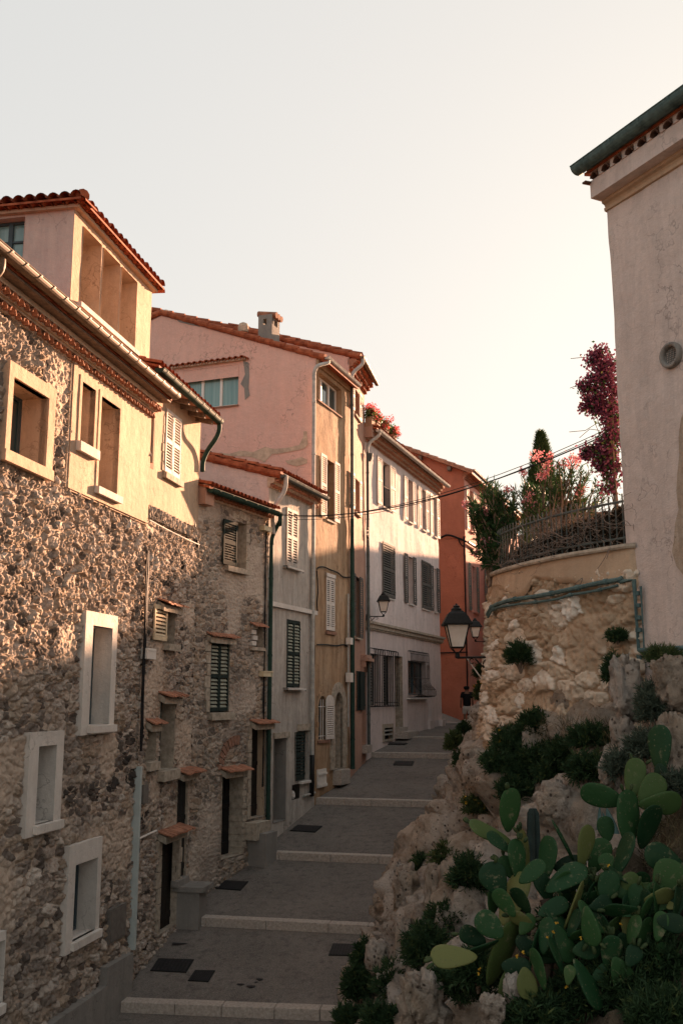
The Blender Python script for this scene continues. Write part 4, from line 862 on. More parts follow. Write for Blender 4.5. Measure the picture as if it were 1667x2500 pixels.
# ================================================================== HOUSE 7: long off-white house
def lantern(loc, name, label, arm, sc_=1.0, grp='wall lanterns along the street'):
    """four sided street lantern; loc = centre of the bottom boss; arm = vector from boss to wall"""
    L = Vector(loc); T = thing(name, L, label, 'street lamp', grp); k = sc_
    def ringp(h, z): return [L+Vector((x*h*k, y*h*k, z*k)) for x, y in ((-1,-1),(1,-1),(1,1),(-1,1))]
    def fr(m, a, b, w): m.tube([a, b], w*k, 6)
    m = MB(); B = ringp(.115, .17); U = ringp(.21, .60)
    for i in range(4): fr(m, B[i], U[i], .014); fr(m, B[i], B[(i+1)%4], .014); fr(m, U[i], U[(i+1)%4], .018); fr(m, B[i], L+Vector((0,0,.03*k)), .010)
    m.lathe(L, [(.035*k,-.03*k),(.05*k,0),(.045*k,.04*k),(.02*k,.07*k)], 10); m.build('frame', MAT['black'], T)
    m = MB(); B2 = ringp(.108, .17); U2 = ringp(.203, .60)
    for i in range(4): m.quad(B2[i], B2[(i+1)%4], U2[(i+1)%4], U2[i])
    m.build('pane', MAT['lamp_glass'], T)
    m = MB(); A = ringp(.265, .585); A2 = ringp(.27, .615); Bt = ringp(.17, .80); C = ringp(.10, .86)
    for P0, P1 in ((A, A2), (A2, Bt), (Bt, C)):
        for i in range(4): m.quad(P0[i], P0[(i+1)%4], P1[(i+1)%4], P1[i])
    m.poly(C); m.poly(A[::-1]); m.lathe(L, [(.10*k,.86*k),(.10*k,.90*k),(.06*k,.925*k),(.065*k,.955*k),(.025*k,.975*k),(.015*k,1.0*k)], 12); m.build('cap', MAT['black'], T)
    a = Vector(arm); m = MB(); m.tube([L+Vector((0,0,-.02*k)), L+a+Vector((0,0,-.02*k))], .022*k, 8); h = a.normalized()
    w = [L+a*(1.0)+Vector((0,0,-.38*k)), L+a*.86+Vector((0,0,-.30*k)), L+a*.66+Vector((0,0,-.16*k)), L+a*.5+Vector((0,0,-.05*k))]; m.tube(spline(w, 5), .014*k, 6)
    c = L+a*.84+Vector((0,0,-.15*k)); m.tube([c + h*(.09*k*math.cos(t)) + Vector((0,0,.09*k*math.sin(t))) for t in np.linspace(0, 5.6, 16)], .011*k, 6)
    c = L+a*.4+Vector((0,0,-.09*k)); m.tube([c + h*(.045*k*math.cos(t)) + Vector((0,0,.045*k*math.sin(t))) for t in np.linspace(.5, 5.6, 12)], .009*k, 6)
    e = L+a; s = Vector((-h.y, h.x, 0)); m.hexa([e+s*sx*.035*k+h*ho+Vector((0,0,z*k)) for z in (-.45,.06) for (sx, ho) in ((-1,-.02),(1,-.02),(1,.02),(-1,.02))]); m.build('bracket', MAT['black'], T)
    return T
def house7():
    F = F7; H = house(F, 'long off white house with three rows of shutters and a moulded string course', -3)
    zg = eave_z(F, q(6,1130,1120), .5)+.09; uu = F.L; zt = zg-.1
    up = [((605,893),(660,1258),((567,862),(604,1238)),((662,922),(706,1284))), ((800,1022),(835,1358),((771,992),(799,1342)),((836,1046),(861,1382))), ((906,1108),(935,1432),((881,1087),(905,1412)),((936,1132),(961,1452))), ((996,1188),(1020,1498),((970,1168),(995,1480)),((1021,1212),(1046,1512)))]
    W = [F.rect(q(6,*x[0]), q(6,*x[1])) for x in up]; zu0 = sum(w[2] for w in W)/4; zu1 = sum(w[3] for w in W)/4; W = [(w[0], w[1], zu0, zu1) for w in W]
    md = [((602,120),(693,520),None,None), ((803,160),(840,545),((773,135),(802,535)),((841,172),(866,555))), ((902,225),(970,575),None,None), ((1000,275),(1021,615),((975,256),(999,612)),((1022,284),(1049,630)))]
    V = [F.rect(q(7,*x[0]), q(7,*x[1])) for x in md]; zm0 = sum(w[2] for w in V)/4; zm1 = sum(w[3] for w in V)/4; V = [(w[0], w[1], zm0, zm1) for w in V]
    g1 = F.rect(q(7,508,925), q(7,580,1325)); g2 = F.rect(q(7,607,940), q(7,686,1325)); dr = F.rect(q(7,700,945), q(7,760,1490)); gw = F.rect(q(7,796,980), q(7,935,1245)); nz = F.rect(q(7,949,1015), q(7,977,1440)); vt = F.rect(q(7,616,1500), q(7,680,1580))
    g2 = (g2[0], g2[1], g1[2], g1[3])
    wall(F, 0, uu, -3.4, zt, W+V+[g1, g2, dr, gw, nz, vt], .16, 'wall', MAT['pl_white'], H, plaster_disp(61, .02))
    for k, x in enumerate(W):
        w = window(H, F, x, 'pl_white', .22, 'darkframe', 'dark', 1)
        for s in up[k][2:]:
            y = F.rect(q(6,*s[0]), q(6,*s[1]), .05); shutter(F, w, (y[0], y[1], x[2]-.03, x[3]+.05), .045, 'sh_white', 1, .075)
        sill(F, w, x[0]-.05, x[1]+.05, x[2], 'pl_pale', .07, .06)
        if k == 0:
            m = MB(); 
            for t in range(6): u = x[0]+.05+(x[1]-x[0]-.1)*t/5; m.tube([F.P(u, x[2]+.02, .03), F.P(u, x[2]+.75, .03)], .012, 5)
            m.tube([F.P(x[0], x[2]+.75, .03), F.P(x[1], x[2]+.75, .03)], .016, 6); m.build('guard_rail', MAT['black'], w)
    for k, x in enumerate(V):
        if md[k][2]:
            w = window(H, F, x, 'pl_white', .22, 'darkframe', 'dark', 1)
            for s in md[k][2:]:
                y = F.rect(q(7,*s[0]), q(7,*s[1]), .05); shutter(F, w, (y[0], y[1], x[2]-.03, x[3]+.05), .045, 'sh_grey', 1, .075)
            sill(F, w, x[0]-.05, x[1]+.05, x[2], 'pl_pale', .07, .06)
        else:
            w = window(H, F, x, 'pl_white', .12, None, 'dark'); shutter(F, w, (x[0]-.04, x[1]+.04, x[2]-.03, x[3]+.1), .03, 'sh_grey', 1, .085); sill(F, w, x[0]-.05, x[1]+.05, x[2]-.03, 'pl_pale', .05, .05)
    z = F.hit(q(7,1000,815), .15)[1]; m = MB(); F.box(m, -.02, uu+.12, z-.07, z+.07, -.05, .12); F.box(m, -.02, uu+.18, z+.07, z+.16, -.05, .19); F.box(m, -.02, uu+.08, z-.13, z-.07, -.05, .07); m.build('string_course', MAT['stonetrim'], H)
    for x in (g1, g2):
        w = window(H, F, x, 'pl_white', .2, None, 'dark'); y = (x[0], x[0]+(x[1]-x[0])*.42, x[2], x[3]); shutter(F, w, y, -.06, 'sh_grey', 0, .1); m = MB()
        for t in range(7):
            u = x[0]-.02+(x[1]-x[0]+.14)*t/6; m.tube(spline([F.P(u, x[3]+.18, .02), F.P(u, x[3]+.15, .16), F.P(u, x[3], .2), F.P(u, (x[2]+x[3])/2, .2), F.P(u, x[2]+.04, .2), F.P(u, x[2]-.03, .16), F.P(u, x[2]-.04, .02)], 3), .016, 6)
        for zz in (x[2]+.1, x[3]-.05): m.tube([F.P(x[0]-.04, zz, .2), F.P(x[1]+.14, zz, .2)], .014, 6)
        m.build('grille', MAT['black'], w)
    dd = door(H, F, dr, 'stonetrim', .4, 'door', handle='black'); z = F.hit(q(7,760,1530), .35)[1]
    m = MB(); F.box(m, dr[0]-.1, dr[1]+.5, z-.25, z+.0, -.05, .5); F.box(m, dr[0]-.05, dr[1]+.1, z, dr[2], -.05, .18); m.build('doorstep', MAT['kerb'], H)
    w = window(H, F, gw, 'pl_white', .2, 'darkframe', 'glass', 1); m = MB(); nb = 16
    for t in range(nb):
        u = gw[0]-.04+(gw[1]-gw[0]+.08)*t/(nb-1); h = gw[3]-gw[2]
        m.tube(spline([F.P(u, gw[3]+.35, .03), F.P(u, gw[3]+.3, .16), F.P(u, gw[2]+h*.5, .17), F.P(u, gw[2]+h*.32, .22), F.P(u, gw[2]+h*.16, .42), F.P(u, gw[2]+h*.03, .46), F.P(u, gw[2]-.06, .38), F.P(u, gw[2]-.1, .05)], 4), .011, 5)
    for (fz, o) in ((1.2,.16),(1.0,.165),(.5,.175),(.16,.43),(-.05,.38)): z = gw[2]+(gw[3]-gw[2])*fz; m.tube([F.P(gw[0]-.06, z, o), F.P(gw[1]+.06, z, o)], .013, 6)
    m.build('grille', MAT['black'], w); sill(F, w, gw[0]-.08, gw[1]+.1, gw[2]-.12, 'pl_pale', .12, .04)
    w = window(H, F, nz, 'pl_white', .3, None, 'door', name='niche'); m = MB(); r = (nz[1]-nz[0])/2; uc = (nz[0]+nz[1])/2; k = 8
    for s in (-1, 1):
        A = [(uc+s*r*math.cos(math.pi/2*i/k), nz[3]-r*1.3+1.3*r*math.sin(math.pi/2*i/k)) for i in range(k+1)]; m.poly([F.P(*p, .012) for p in A] + [F.P(uc+s*r, nz[3], .012)])
    m.build('arch_head', MAT['pl_white'], w); m = MB(); F.box(m, nz[0]-.1, nz[1]+.1, nz[2]-.5, nz[2], -.04, .12); m.build('doorstep', MAT['pl_white'], H)
    m = MB(); F.box(m, uu-.5, uu+.1, -1.35, -.95, -.05, .15); m.build('corner_stone', MAT['pl_white'], H)
    w = window(H, F, vt, 'stonetrim', .15, None, 'dark', name='vent'); surround(F, w, (vt[0]-.14, vt[1]+.08, vt[2]-.08, vt[3]+.14), vt, 'stonetrim', .04); m = MB()
    for t in (.35, .7): F.box(m, vt[0], vt[1], vt[2]+(vt[3]-vt[2])*t, vt[2]+(vt[3]-vt[2])*t+.05, -.05, .02)
    m.build('grille', MAT['zinc'], w)
    genoise(H, F, 0, uu+.06, zg, 3, .11, .12, .075, .175, 'tile_old', 'mortar')
    gutter(H, F, .06, uu+.14, zg+.04, .48, .095, 'zinc', .8); tile_roof(H, F, 0, uu+.1, zg+.1, .5, 6, .30, 'tile', .2)
    m = MB(); F.box(m, -.08, .22, zg-.25, zg+.14, -.3, .3); m.build('verge_block', MAT['pl_rose'], H)
    x = .02; pipe(H, [F.P(.2, zg, .48), F.P(.2, zg-.15, .46), F.P(.06, zg-.4, .2), F.P(-.02, zg-.6, .12), F.P(-.02, zg-.8, .11)], .058, 'zinc', curve=True)
    m = MB(); c = F.P(.06, zg-1.0, .16); m.lathe(c, [(.05,-.12),(.10,.0),(.13,.12),(.13,.16)], 10); m.build('hopper', MAT['zinc_dark'], H)
    zf = F.hit(q(7,495,1630), .11)[1]; pipe(H, [F.P(-.02, zg-.7, .11), F.P(-.02, zf, .11)], .055, 'zinc_dark', collars=1.7)
    m = MB(); c0 = F.hit(q(6,490,1490), .15); m.tube([F.P(c0[0]+.13*math.cos(t), c0[1]+.13*math.sin(t)+.02*t, .17) for t in np.linspace(0, 14, 40)], .014, 5); m.build('wiring', MAT['cable'], H)
    G = side(F, 9); gable(H, G, [(0,zg-.2),(G.L,zg-.2),(G.L,zg),(0,zg+2.4)], 0, G.L, -3.4, zg-.2, [], MAT['pl_white'], 'side_wall', 33, .5)
    backs(H, F, 'pl_white', -3.4, zg-.1, 9, zg+2.4, left=0)
    # lantern on its front
    b = F.hit(q(7,615,640), .55); bw = F.hit(q(7,525,645), .0); loc = F.P(b[0], b[1], .55); we = F.P(b[0]-.25, b[1], 0); lantern(loc, 'wall_lantern', 'black four sided lantern bracketed to the off white house front', we-loc, .86)
    # geranium troughs on the roof edge
    return zg
ZG7 = house7()

# ================================================================== HOUSE 8: brick red house at the end
def house8():
    c = (at((1142,1600), 50.0).x, 50.0); F = Fac(c[0], c[1], c[0]+.37*14, c[1]+14)
    H = house(F, 'brick red house with a salmon front and sage green shutters', -1)
    ze = F.hit(q(6,1300,990), .35)[1]; G = side(F, 12); zt = ze-.1
    ws = []
    for tl, br, rg, l, r_ in (((1274,1120),(1300,1440),6,((1248,1103),(1274,1418)),((1301,1142),(1330,1452))), ((1290,255),(1326,610),7,((1265,240),(1289,598)),((1327,266),(1349,612))), ((1412,310),(1440,640),7,((1389,300),(1411,620)),((1441,320),(1462,640)))):
        ws.append((F.rect(q(rg,*tl), q(rg,*br)), rg, l, r_))
    wall(F, 0, F.L, -2, zt, [w[0] for w in ws], .2, 'wall', MAT['pl_salmon'], H, plaster_disp(71, .015))
    for k, (x, rg, l, r_) in enumerate(ws):
        w = window(H, F, x, 'pl_salmon', .22, 'darkframe', 'glass', 1)
        for s in (l, r_):
            y = F.rect(q(rg,*s[0]), q(rg,*s[1]), .05); shutter(F, w, (y[0], y[1], x[2]-.03, x[3]+.06), .045, 'sh_white' if k == 0 else 'sh_teal', 1, .08)
        sill(F, w, x[0]-.08, x[1]+.08, x[2], 'pl_salmon', .09, .08)
    a = G.hit(q(6,865,835)); b = G.hit(q(6,1290,990)); sl = (b[1]-a[1])/(b[0]-a[0]); zr = b[1]+sl*(G.L-b[0]); zl = b[1]-sl*b[0]
    gable(H, G, [(0,zr-.3),(G.L,zr-.3),(G.L,zr),(0,zl)], 0, G.L, -2, zr-.3, [], MAT['pl_red'], 'gable_wall', 37, .3)
    verge(H, [G.P(G.L+.5, zr+.06-.5*abs(sl), .1), G.P(0, zl+.06, .1)], 'tile_old', .12, .5)
    for t in range(5): m = MB(); u = G.L-.7-t*1.55; z = zr+sl*(u-G.L)-.22; G.box(m, u-.08, u+.08, z-.1, z+.1, -.05, .35); m.build('rafter', MAT['wood'], H)
    m = MB(); m.hexa([G.P(G.L+.5,zr-.5*abs(sl)-.04,.3), G.P(G.L+.5,zr-.5*abs(sl)-.04,-14), G.P(0,zl-.04,-14), G.P(0,zl-.04,.3), G.P(G.L+.5,zr-.5*abs(sl)+.05,.3), G.P(G.L+.5,zr-.5*abs(sl)+.05,-14), G.P(0,zl+.05,-14), G.P(0,zl+.05,.3)]); m.build('roof', MAT['tile_old'], H)
    genoise(H, F, 0, F.L, ze-.02, 3, .12, .13, .08, .2, 'tile_old', 'tile_old'); gutter(H, F, -.1, F.L, ze+.06, .5, .1, 'zinc_beige', .8)
    z = G.hit(q(7,1100,38), .05)[1]; m = MB(); G.box(m, 0, G.L+.03, z-.05, z+.04, -.03, .05); m.build('ledge', MAT['pl_red'], H)
    m = MB(); z2 = G.hit(q(7,1150,922), .05)[1]; m.tube(sag(G.P(3, z2, .05), G.P(G.L, z2+.02, .05), .02), .03, 6); m.tube(spline([G.P(*G.hit(q(7,*p),.08),.08) for p in ((1053,40),(1100,20),(1150,30),(1200,50),(1250,72))], 4), .05, 6); m.tube(spline([G.P(*G.hit(q(7,*p),.08),.08) for p in ((1185,45),(1200,80),(1220,105),(1235,95))], 4), .03, 6)
    u = G.L-.05; m.tube([G.P(u, -1, .06), G.P(u, z, .06)], .04, 6); m.build('wiring', MAT['cable'], H)
    m = MB(); m.tube([F.P(.1, F.hit(q(7,1258,75), .1)[1], .12), F.P(2.3, F.hit(q(7,1258,75), .1)[1]-.0, .12)], .07, 8); m.build('conduit', MAT['zinc_beige'], H)
    # small wrought bracket low on the corner
    backs(H, F, 'pl_salmon', -2, ze-.1, 12, left=0)
    return F, G
F8, G8 = house8()
from mathutils.bvhtree import BVHTree
# ------------------------------------------------------------------ street: ramped treads between granite steps
def onz(p, z): r = ray(p); return r*(z/r.z)
STEPS = [(q(12,112,1006), q(12,1232,1050), -5.33), (q(12,414,622), q(12,1362,668), -4.56), (q(12,722,328), q(15,622,760), -3.73),
         (q(12,1056,90), q(15,985,225), -2.80), (q(7,440,1684), q(7,1120,1694), -1.86), (q(7,690,1560), q(7,1185,1572), -1.44)]
RIS = .175; SL = []
for i, (a, b, z) in enumerate(STEPS):
    A = onz(a, z); B = onz(b, z); d = (B-A).normalized(); SL.append((A - d*1.3, B + d*2.2, z, A, B))
def street():
    m = MB(); rows = []
    n = 26
    def row(A, B, z): return [A.lerp(B, k/n) + Vector((0,0,z-A.lerp(B,k/n).z)) for k in range(n+1)]
    A, B, z, _, _ = SL[0]; dn = Vector((.05,-1,0))
    segs = [(row(A+Vector((-.2,-11,0)), B+Vector((0,-11,0)), z-RIS-1.55), row(A, B, z-RIS))]
    for i in range(len(SL)-1):
        A, B, z, _, _ = SL[i]; A2, B2, z2, _, _ = SL[i+1]; k = Vector((0,.27,0)); rr = RIS if i < 4 else .05; segs.append((row(A+k, B+k, z-.002), row(A2, B2, z2-rr)))
    A, B, z, _, _ = SL[-1]; k = Vector((0,.2,0)); A2 = Vector((1.0,44,0)); B2 = Vector((9,44,0)); segs.append((row(A+k, B+k, z-.002), row(A2, B2, -1.22)))
    A3 = Vector((0,60,0)); B3 = Vector((22,60,0)); segs.append((row(A2, B2, -1.22), row(A3, B3, -.9))); A4 = Vector((10,110,0)); B4 = Vector((60,110,0)); segs.append((row(A3, B3, -.9), row(A4, B4, 1.0)))
    for r0, r1 in segs:
        nr = 10; P = np.array([[r0[k].lerp(r1[k], j/nr) + Vector((0,0,.003*(mnoise.noise(r0[k].lerp(r1[k], j/nr)*.9)) if 0 < j < nr else 0)) for k in range(n+1)] for j in range(nr+1)]); m.grid(P)
    m.f = [f[::-1] for f in m.f]
    SBV = BVHTree.FromPolygons(m.v, m.f)
    tag(m.build('street', MAT['asphalt'], None, True), 'grey asphalt street climbing in ramped treads between granite steps', 'street', kind='structure')
    for i, (A, B, z, _, _) in enumerate(SL):
        m = MB(); L = (B-A).length; d = (B-A)/L; p = Vector((-d.y, d.x, 0)); s = 0; rr = RIS if i < 5 else .05; k = 0
        while s < L:
            w = min(L-s, random.uniform(.75, 1.35) if i < 5 else 3); a = A+d*(s+.004); b = A+d*(s+w-.004); j = random.uniform(0,.006); jf = random.uniform(-.006,.006)
            m.hexa([v+Vector((0,0,zz)) for zz in (-rr-.2, j) for v in (a-p*(.02+jf), b-p*(.02+jf), b+p*.28, a+p*.28)]); s += w
        o = m.build('step', MAT['kerb'], None); tag(o, None, None, kind='structure')
        bv = o.modifiers.new('bevel', 'BEVEL'); bv.width = .012; bv.segments = 2
    # cast iron covers and drain gratings
    def cover(quad, zp, name, label, cat, dz=.012, slots=0):
        P = [onz(p, zp(i)) for i, p in enumerate(quad)]; m = MB(); up = Vector((0,0,dz)); dn = Vector((0,0,-.05))
        m.hexa([v+dn for v in P] + [v+up for v in P]); c = sum(P, Vector())/4; T = thing(name, c, label, cat, 'iron covers in the street'); m.build('frame', MAT['black'], T); m = MB()
        a, b, c2, d2 = P
        for k in range(slots):
            t0 = (k+.25)/slots; t1 = (k+.75)/slots
            m.hexa([v+Vector((0,0,z)) for z in (.0, dz+.004) for v in (a.lerp(b,t0)*.93+c*.07, a.lerp(b,t1)*.93+c*.07, d2.lerp(c2,t1)*.93+c*.07, d2.lerp(c2,t0)*.93+c*.07)])
        m.build('grating', MAT['cover'], T)
    MAT['cover'] = M_plain('cast iron grating', (.030,.028,.030), .55, 20, .3, .2)
    def zt(i, f):       # height on tread i at fraction f up the tread
        z0 = SL[i][2]; z1 = SL[i+1][2]-RIS; return z0+(z1-z0)*f
    def zq(i, p):       # street height under a pixel
        h = SBV.ray_cast(Vector((0,0,0)), ray(p).normalized())[0]; return h.z if h else zt(i, .5)
    for i, rg, qd, nm, lab in ((0, 12, ((345,815),(505,820),(470,878),(308,870)), 'drain_grating', 'largest black iron grating on the lowest tread beside the stone house'),
                       (0, 12, ((510,868),(600,870),(570,920),(477,915)), 'manhole_cover', 'small black iron cover next to the largest grating on the lowest tread'),
                       (0, 12, ((1130,748),(1255,752),(1240,803),(1110,800)), 'drain_grating', 'black iron grating at the right edge of the lowest tread against the rocks'),
                       (1, 12, ((625,462),(750,468),(715,507),(585,498)), 'drain_grating', 'black iron cover on the second tread by the stone landing'),
                       (2, 12, ((970,212),(1083,218),(1050,245),(937,238)), 'drain_grating', 'black iron cover on the third tread near the green downpipe'),
                       (3, 7, ((705,1752),(850,1755),(835,1785),(688,1783)), 'drain_grating', 'dark iron cover on the fourth tread just below the fifth step'),
                       (4, 7, ((625,1612),(800,1613),(780,1627),(608,1625)), 'manhole_cover', 'farthest dark iron cover on the tread in front of the white house vent')):
        Q = [q(rg, *p) for p in qd]; zz = [zq(i, p) for p in Q]; cover(Q, lambda k: zz[k]+.004, nm, lab, 'manhole cover', slots=9)
    for rg, x, y, r in ((12,803,908,.07),(12,765,940,.085),(12,712,931,.07),(12,785,922,.04),(12,435,747,.15),(12,212,908,.05)):
        p = q(rg, x, y); w = onz(p, zq(0, p)); m = MB(); pts = [w+Vector((r*math.cos(t)*(1+.25*math.sin(3*t+x)), r*.8*math.sin(t)*(1++.2*math.cos(2*t+y)), .0075)) for t in np.linspace(0, 2*math.pi, 15)[:-1]]; m.poly(pts)
        tag(m.build('stain', MAT['cover'], None), None, None, kind='structure')
    m = MB(); p = [at((1000,1732), 49), at((1078,1734), 49), at((1137,1766), 49)]; 
    a0 = at((990,1768), 45.5); a1 = at((1139,1769), 45.5)
    m.hexa([Vector((a0.x,45.6,-1.6)), Vector((a1.x,45.6,-1.6)), Vector((a1.x+.3,50.2,-1.6)), Vector((a0.x,50.2,-1.6)), Vector((a0.x,45.6,-1.08)), Vector((a1.x,45.6,-1.14)), Vector((p[2].x,50.2,-1.13)), Vector((p[0].x,50.2,-.1))])
    tag(m.build('ramp', MAT['concrete'], None), None, None, kind='structure')
    m = MB(); m.box(-300, 300, -250, 700, -9.2, -9); tag(m.build('ground', MAT['earth'], None), None, None, kind='structure')
street()

# ------------------------------------------------------------------ rock bank
SEC = {5:[(.5,-6.5),(.8,-5),(1.3,-4.2),(2.2,-3.8),(3.2,-3.3),(4.5,-2.7),(6.5,-2.4)],
 7:[(.35,-6.5),(.6,-5.4),(1.1,-4.4),(2,-3.8),(3,-3.3),(4.5,-2.6),(6.5,-2.2)],
 10:[(.12,-6.3),(.4,-5.2),(.95,-4.3),(1.8,-3.5),(3,-2.7),(4.5,-1.9),(6.5,-1.2)],
 12.5:[(.06,-6.1),(.22,-5.2),(.75,-4.1),(1.7,-3.2),(3,-2.2),(4.4,-1.0),(6.2,.0)],
 15:[(.0,-6),(.08,-5),(.6,-3.9),(1.6,-2.7),(2.8,-1.6),(4.2,.1),(5.2,.5)],
 17:[(.0,-5.7),(.1,-4.7),(.6,-3.5),(1.6,-2.45),(2.4,-1.3),(3.3,-.25),(4,.2)],
 19:[(.15,-5.4),(.45,-4.4),(1.0,-3.15),(1.8,-2.1),(2.5,-.9),(2.95,.0),(3.6,.3)],
 22:[(.9,-4.6),(1.2,-3.8),(1.75,-3.0),(2.4,-1.9),(2.9,-.7),(3.4,.2),(4.2,.5)],
 25:[(1.65,-3.95),(2.0,-3.2),(2.5,-2.4),(3.05,-1.3),(3.7,-.3),(4.4,.3),(5.2,.6)],
 29:[(3.0,-3.0),(3.2,-2.5),(3.5,-1.8),(4.0,-.7),(4.5,.1),(5.0,.5),(5.8,.8)],
 34.7:[(4.0,-2.0),(4.2,-1.6),(4.45,-1.0),(4.9,-.2),(5.3,.4),(5.7,.7),(6.5,1)],
 41:[(5.6,-1.5),(5.7,-1.0),(5.9,-.5),(6.2,.2),(6.5,.6),(7,.9),(7.8,1.2)]}
def facet(v, sc_):
    dd, pp = mnoise.voronoi(v*sc_); q0 = v*sc_ - pp[0]; s = pp[0]
    n = Vector((math.sin(s.x*41.3+s.y*17.1), math.sin(s.y*33.7+s.z*21.9), math.sin(s.z*27.1+s.x*39.7)))
    return q0.dot(n), dd[1]-dd[0], math.sin(s.x*91.7+s.y*37.1+s.z*17.3)
def bank():
    ys = sorted(SEC); K = 96; T = np.linspace(0, 1, K); A = []
    for y in ys:
        p = np.array(SEC[y]); s = np.r_[0, np.cumsum(np.hypot(*np.diff(p, axis=0).T))]; s /= s[-1]; A.append(np.c_[np.interp(T, s, p[:,0]), np.interp(T, s, p[:,1])])
    A = np.array(A); Y = np.r_[np.arange(5, 24, .055), np.arange(24, 41.01, .11)]
    X = np.zeros((len(Y), K)); Z = X.copy()
    for k in range(K): X[:,k] = np.interp(Y, ys, A[:,k,0]); Z[:,k] = np.interp(Y, ys, A[:,k,1])
    P = np.stack([X, np.repeat(Y[:,None], K, 1), Z], -1)
    gy = np.gradient(P, axis=0); gt = np.gradient(P, axis=1); Nn = np.cross(gt, gy); Nn /= np.linalg.norm(Nn, axis=-1, keepdims=True)
    if Nn[..., 2].mean() < 0: Nn = -Nn
    D = np.zeros(X.shape)
    for i in range(len(Y)):
        for k in range(K):
            v = Vector(P[i,k]); w = v + mnoise.noise_vector(v*.8)*.5; w2 = Vector((w.x*.95, w.y*.8, w.z*.62))
            f1, e1, r1 = facet(w2, .95); f2, e2, r2 = facet(w, 2.6); f3, e3, r3 = facet(w+Vector((3,1,7)), 6.5)
            D[i,k] = .22*r1 + .26*f1 - .30*math.exp(-e1*12) + .07*r2 + .13*f2 - .10*math.exp(-e2*12) + .05*f3 + .08*mnoise.fractal(v*1.2, .9, 2.1, 4) + .05*(mnoise.ridged_multi_fractal(v*2.6, .9, 2.2, 5, .9, 2)-1.0)
    fade = np.clip(T*9, 0, 1)[None,:]
    P = P + Nn*(D*fade)[...,None]
    m = MB(); m.grid(P); m.f = [f for f in m.f]
    o = m.build('rock_bank', MAT['rock'], None, True); tag(o, 'craggy pale limestone bank rising from the street to the round wall', 'rock bank', kind='structure')
    o.data.materials.append(MAT['earth']); n = len(o.data.polygons); 
    mi = np.zeros(n, np.int32); c = np.zeros(n*3); o.data.polygons.foreach_get('center', c); c = c.reshape(-1,3) + np.array(o.location)
    nz = np.array([mnoise.noise(Vector(x)*.7) for x in c]); mi[(c[:,1] < 12.9+nz*1.2) & (c[:,0] > 1.5+nz*.5)] = 1; o.data.polygons.foreach_set('material_index', mi)  # dark earth faces stand in for the deep shade under the cactus
    return P, m.f
PB, FB = bank()
from mathutils.bvhtree import BVHTree
BV = BVHTree.FromPolygons([tuple(v) for v in PB.reshape(-1,3)], FB)
def onbank(p, default=14.0):
    r = ray(p).normalized(); h = BV.ray_cast(Vector((0,0,0)), r)
    return h[0] if h[0] is not None else at(p, default)

# ------------------------------------------------------------------ round retaining wall
CURVE = spline([(7.6,46,0),(6.0,37,0),(5.3,30,0),(4.6,25.5,0),(3.8,22.6,0),(3.2,20.6,0),(2.88,19.0,0),(3.02,17.8,0),(3.56,16.3,0),(4.33,15.08,0),(4.46,14.95,0)], 10)
def warc():
    s = [0]
    for a, b in zip(CURVE[:-1], CURVE[1:]): s.append(s[-1]+(b-a).length)
    return np.array(s)
WS = warc(); ZCOP = 2.27
def wpos(u):
    x = np.interp(u, WS, [c.x for c in CURVE]); y = np.interp(u, WS, [c.y for c in CURVE]); return x, y
def wP(u, z, off=0, batter=.09):
    x, y = wpos(u); x2, y2 = wpos(u+.05); x1, y1 = wpos(u-.05); d = Vector((x2-x1, y2-y1, 0)).normalized(); n = Vector((d.y, -d.x, 0))
    o = off + max(0, ZCOP-z)*batter; return Vector((x+n.x*o, y+n.y*o, z))
def whit(p, off=0):
    """pixel -> (arc length, z) on the round wall: nearest crossing of the sight line in plan"""
    r = ray(p); us = np.linspace(WS[-1]-9, WS[-1], 400); z = 1.0; got = (WS[-1]-4, 1.0)
    for it in range(4):
        prev = None; best = None
        for u in us:
            w = wP(u, z, off); c = w.x*r.y - w.y*r.x
            if prev is not None and prev[1]*c <= 0 and prev[1] != c:
                uu = prev[0] + (u-prev[0])*prev[1]/(prev[1]-c); w2 = wP(uu, z, off)
                if best is None or w2.y < best[1]: best = (uu, w2.y)
            prev = (u, c)
        if best is None: break
        z = r.z*best[1]/r.y; got = (best[0], z)
    return got
WALL = thing('retaining_wall', Vector((3.4,17.5,-1)), 'rounded ochre rubble retaining wall with a smooth plaster band along its top', 'wall')
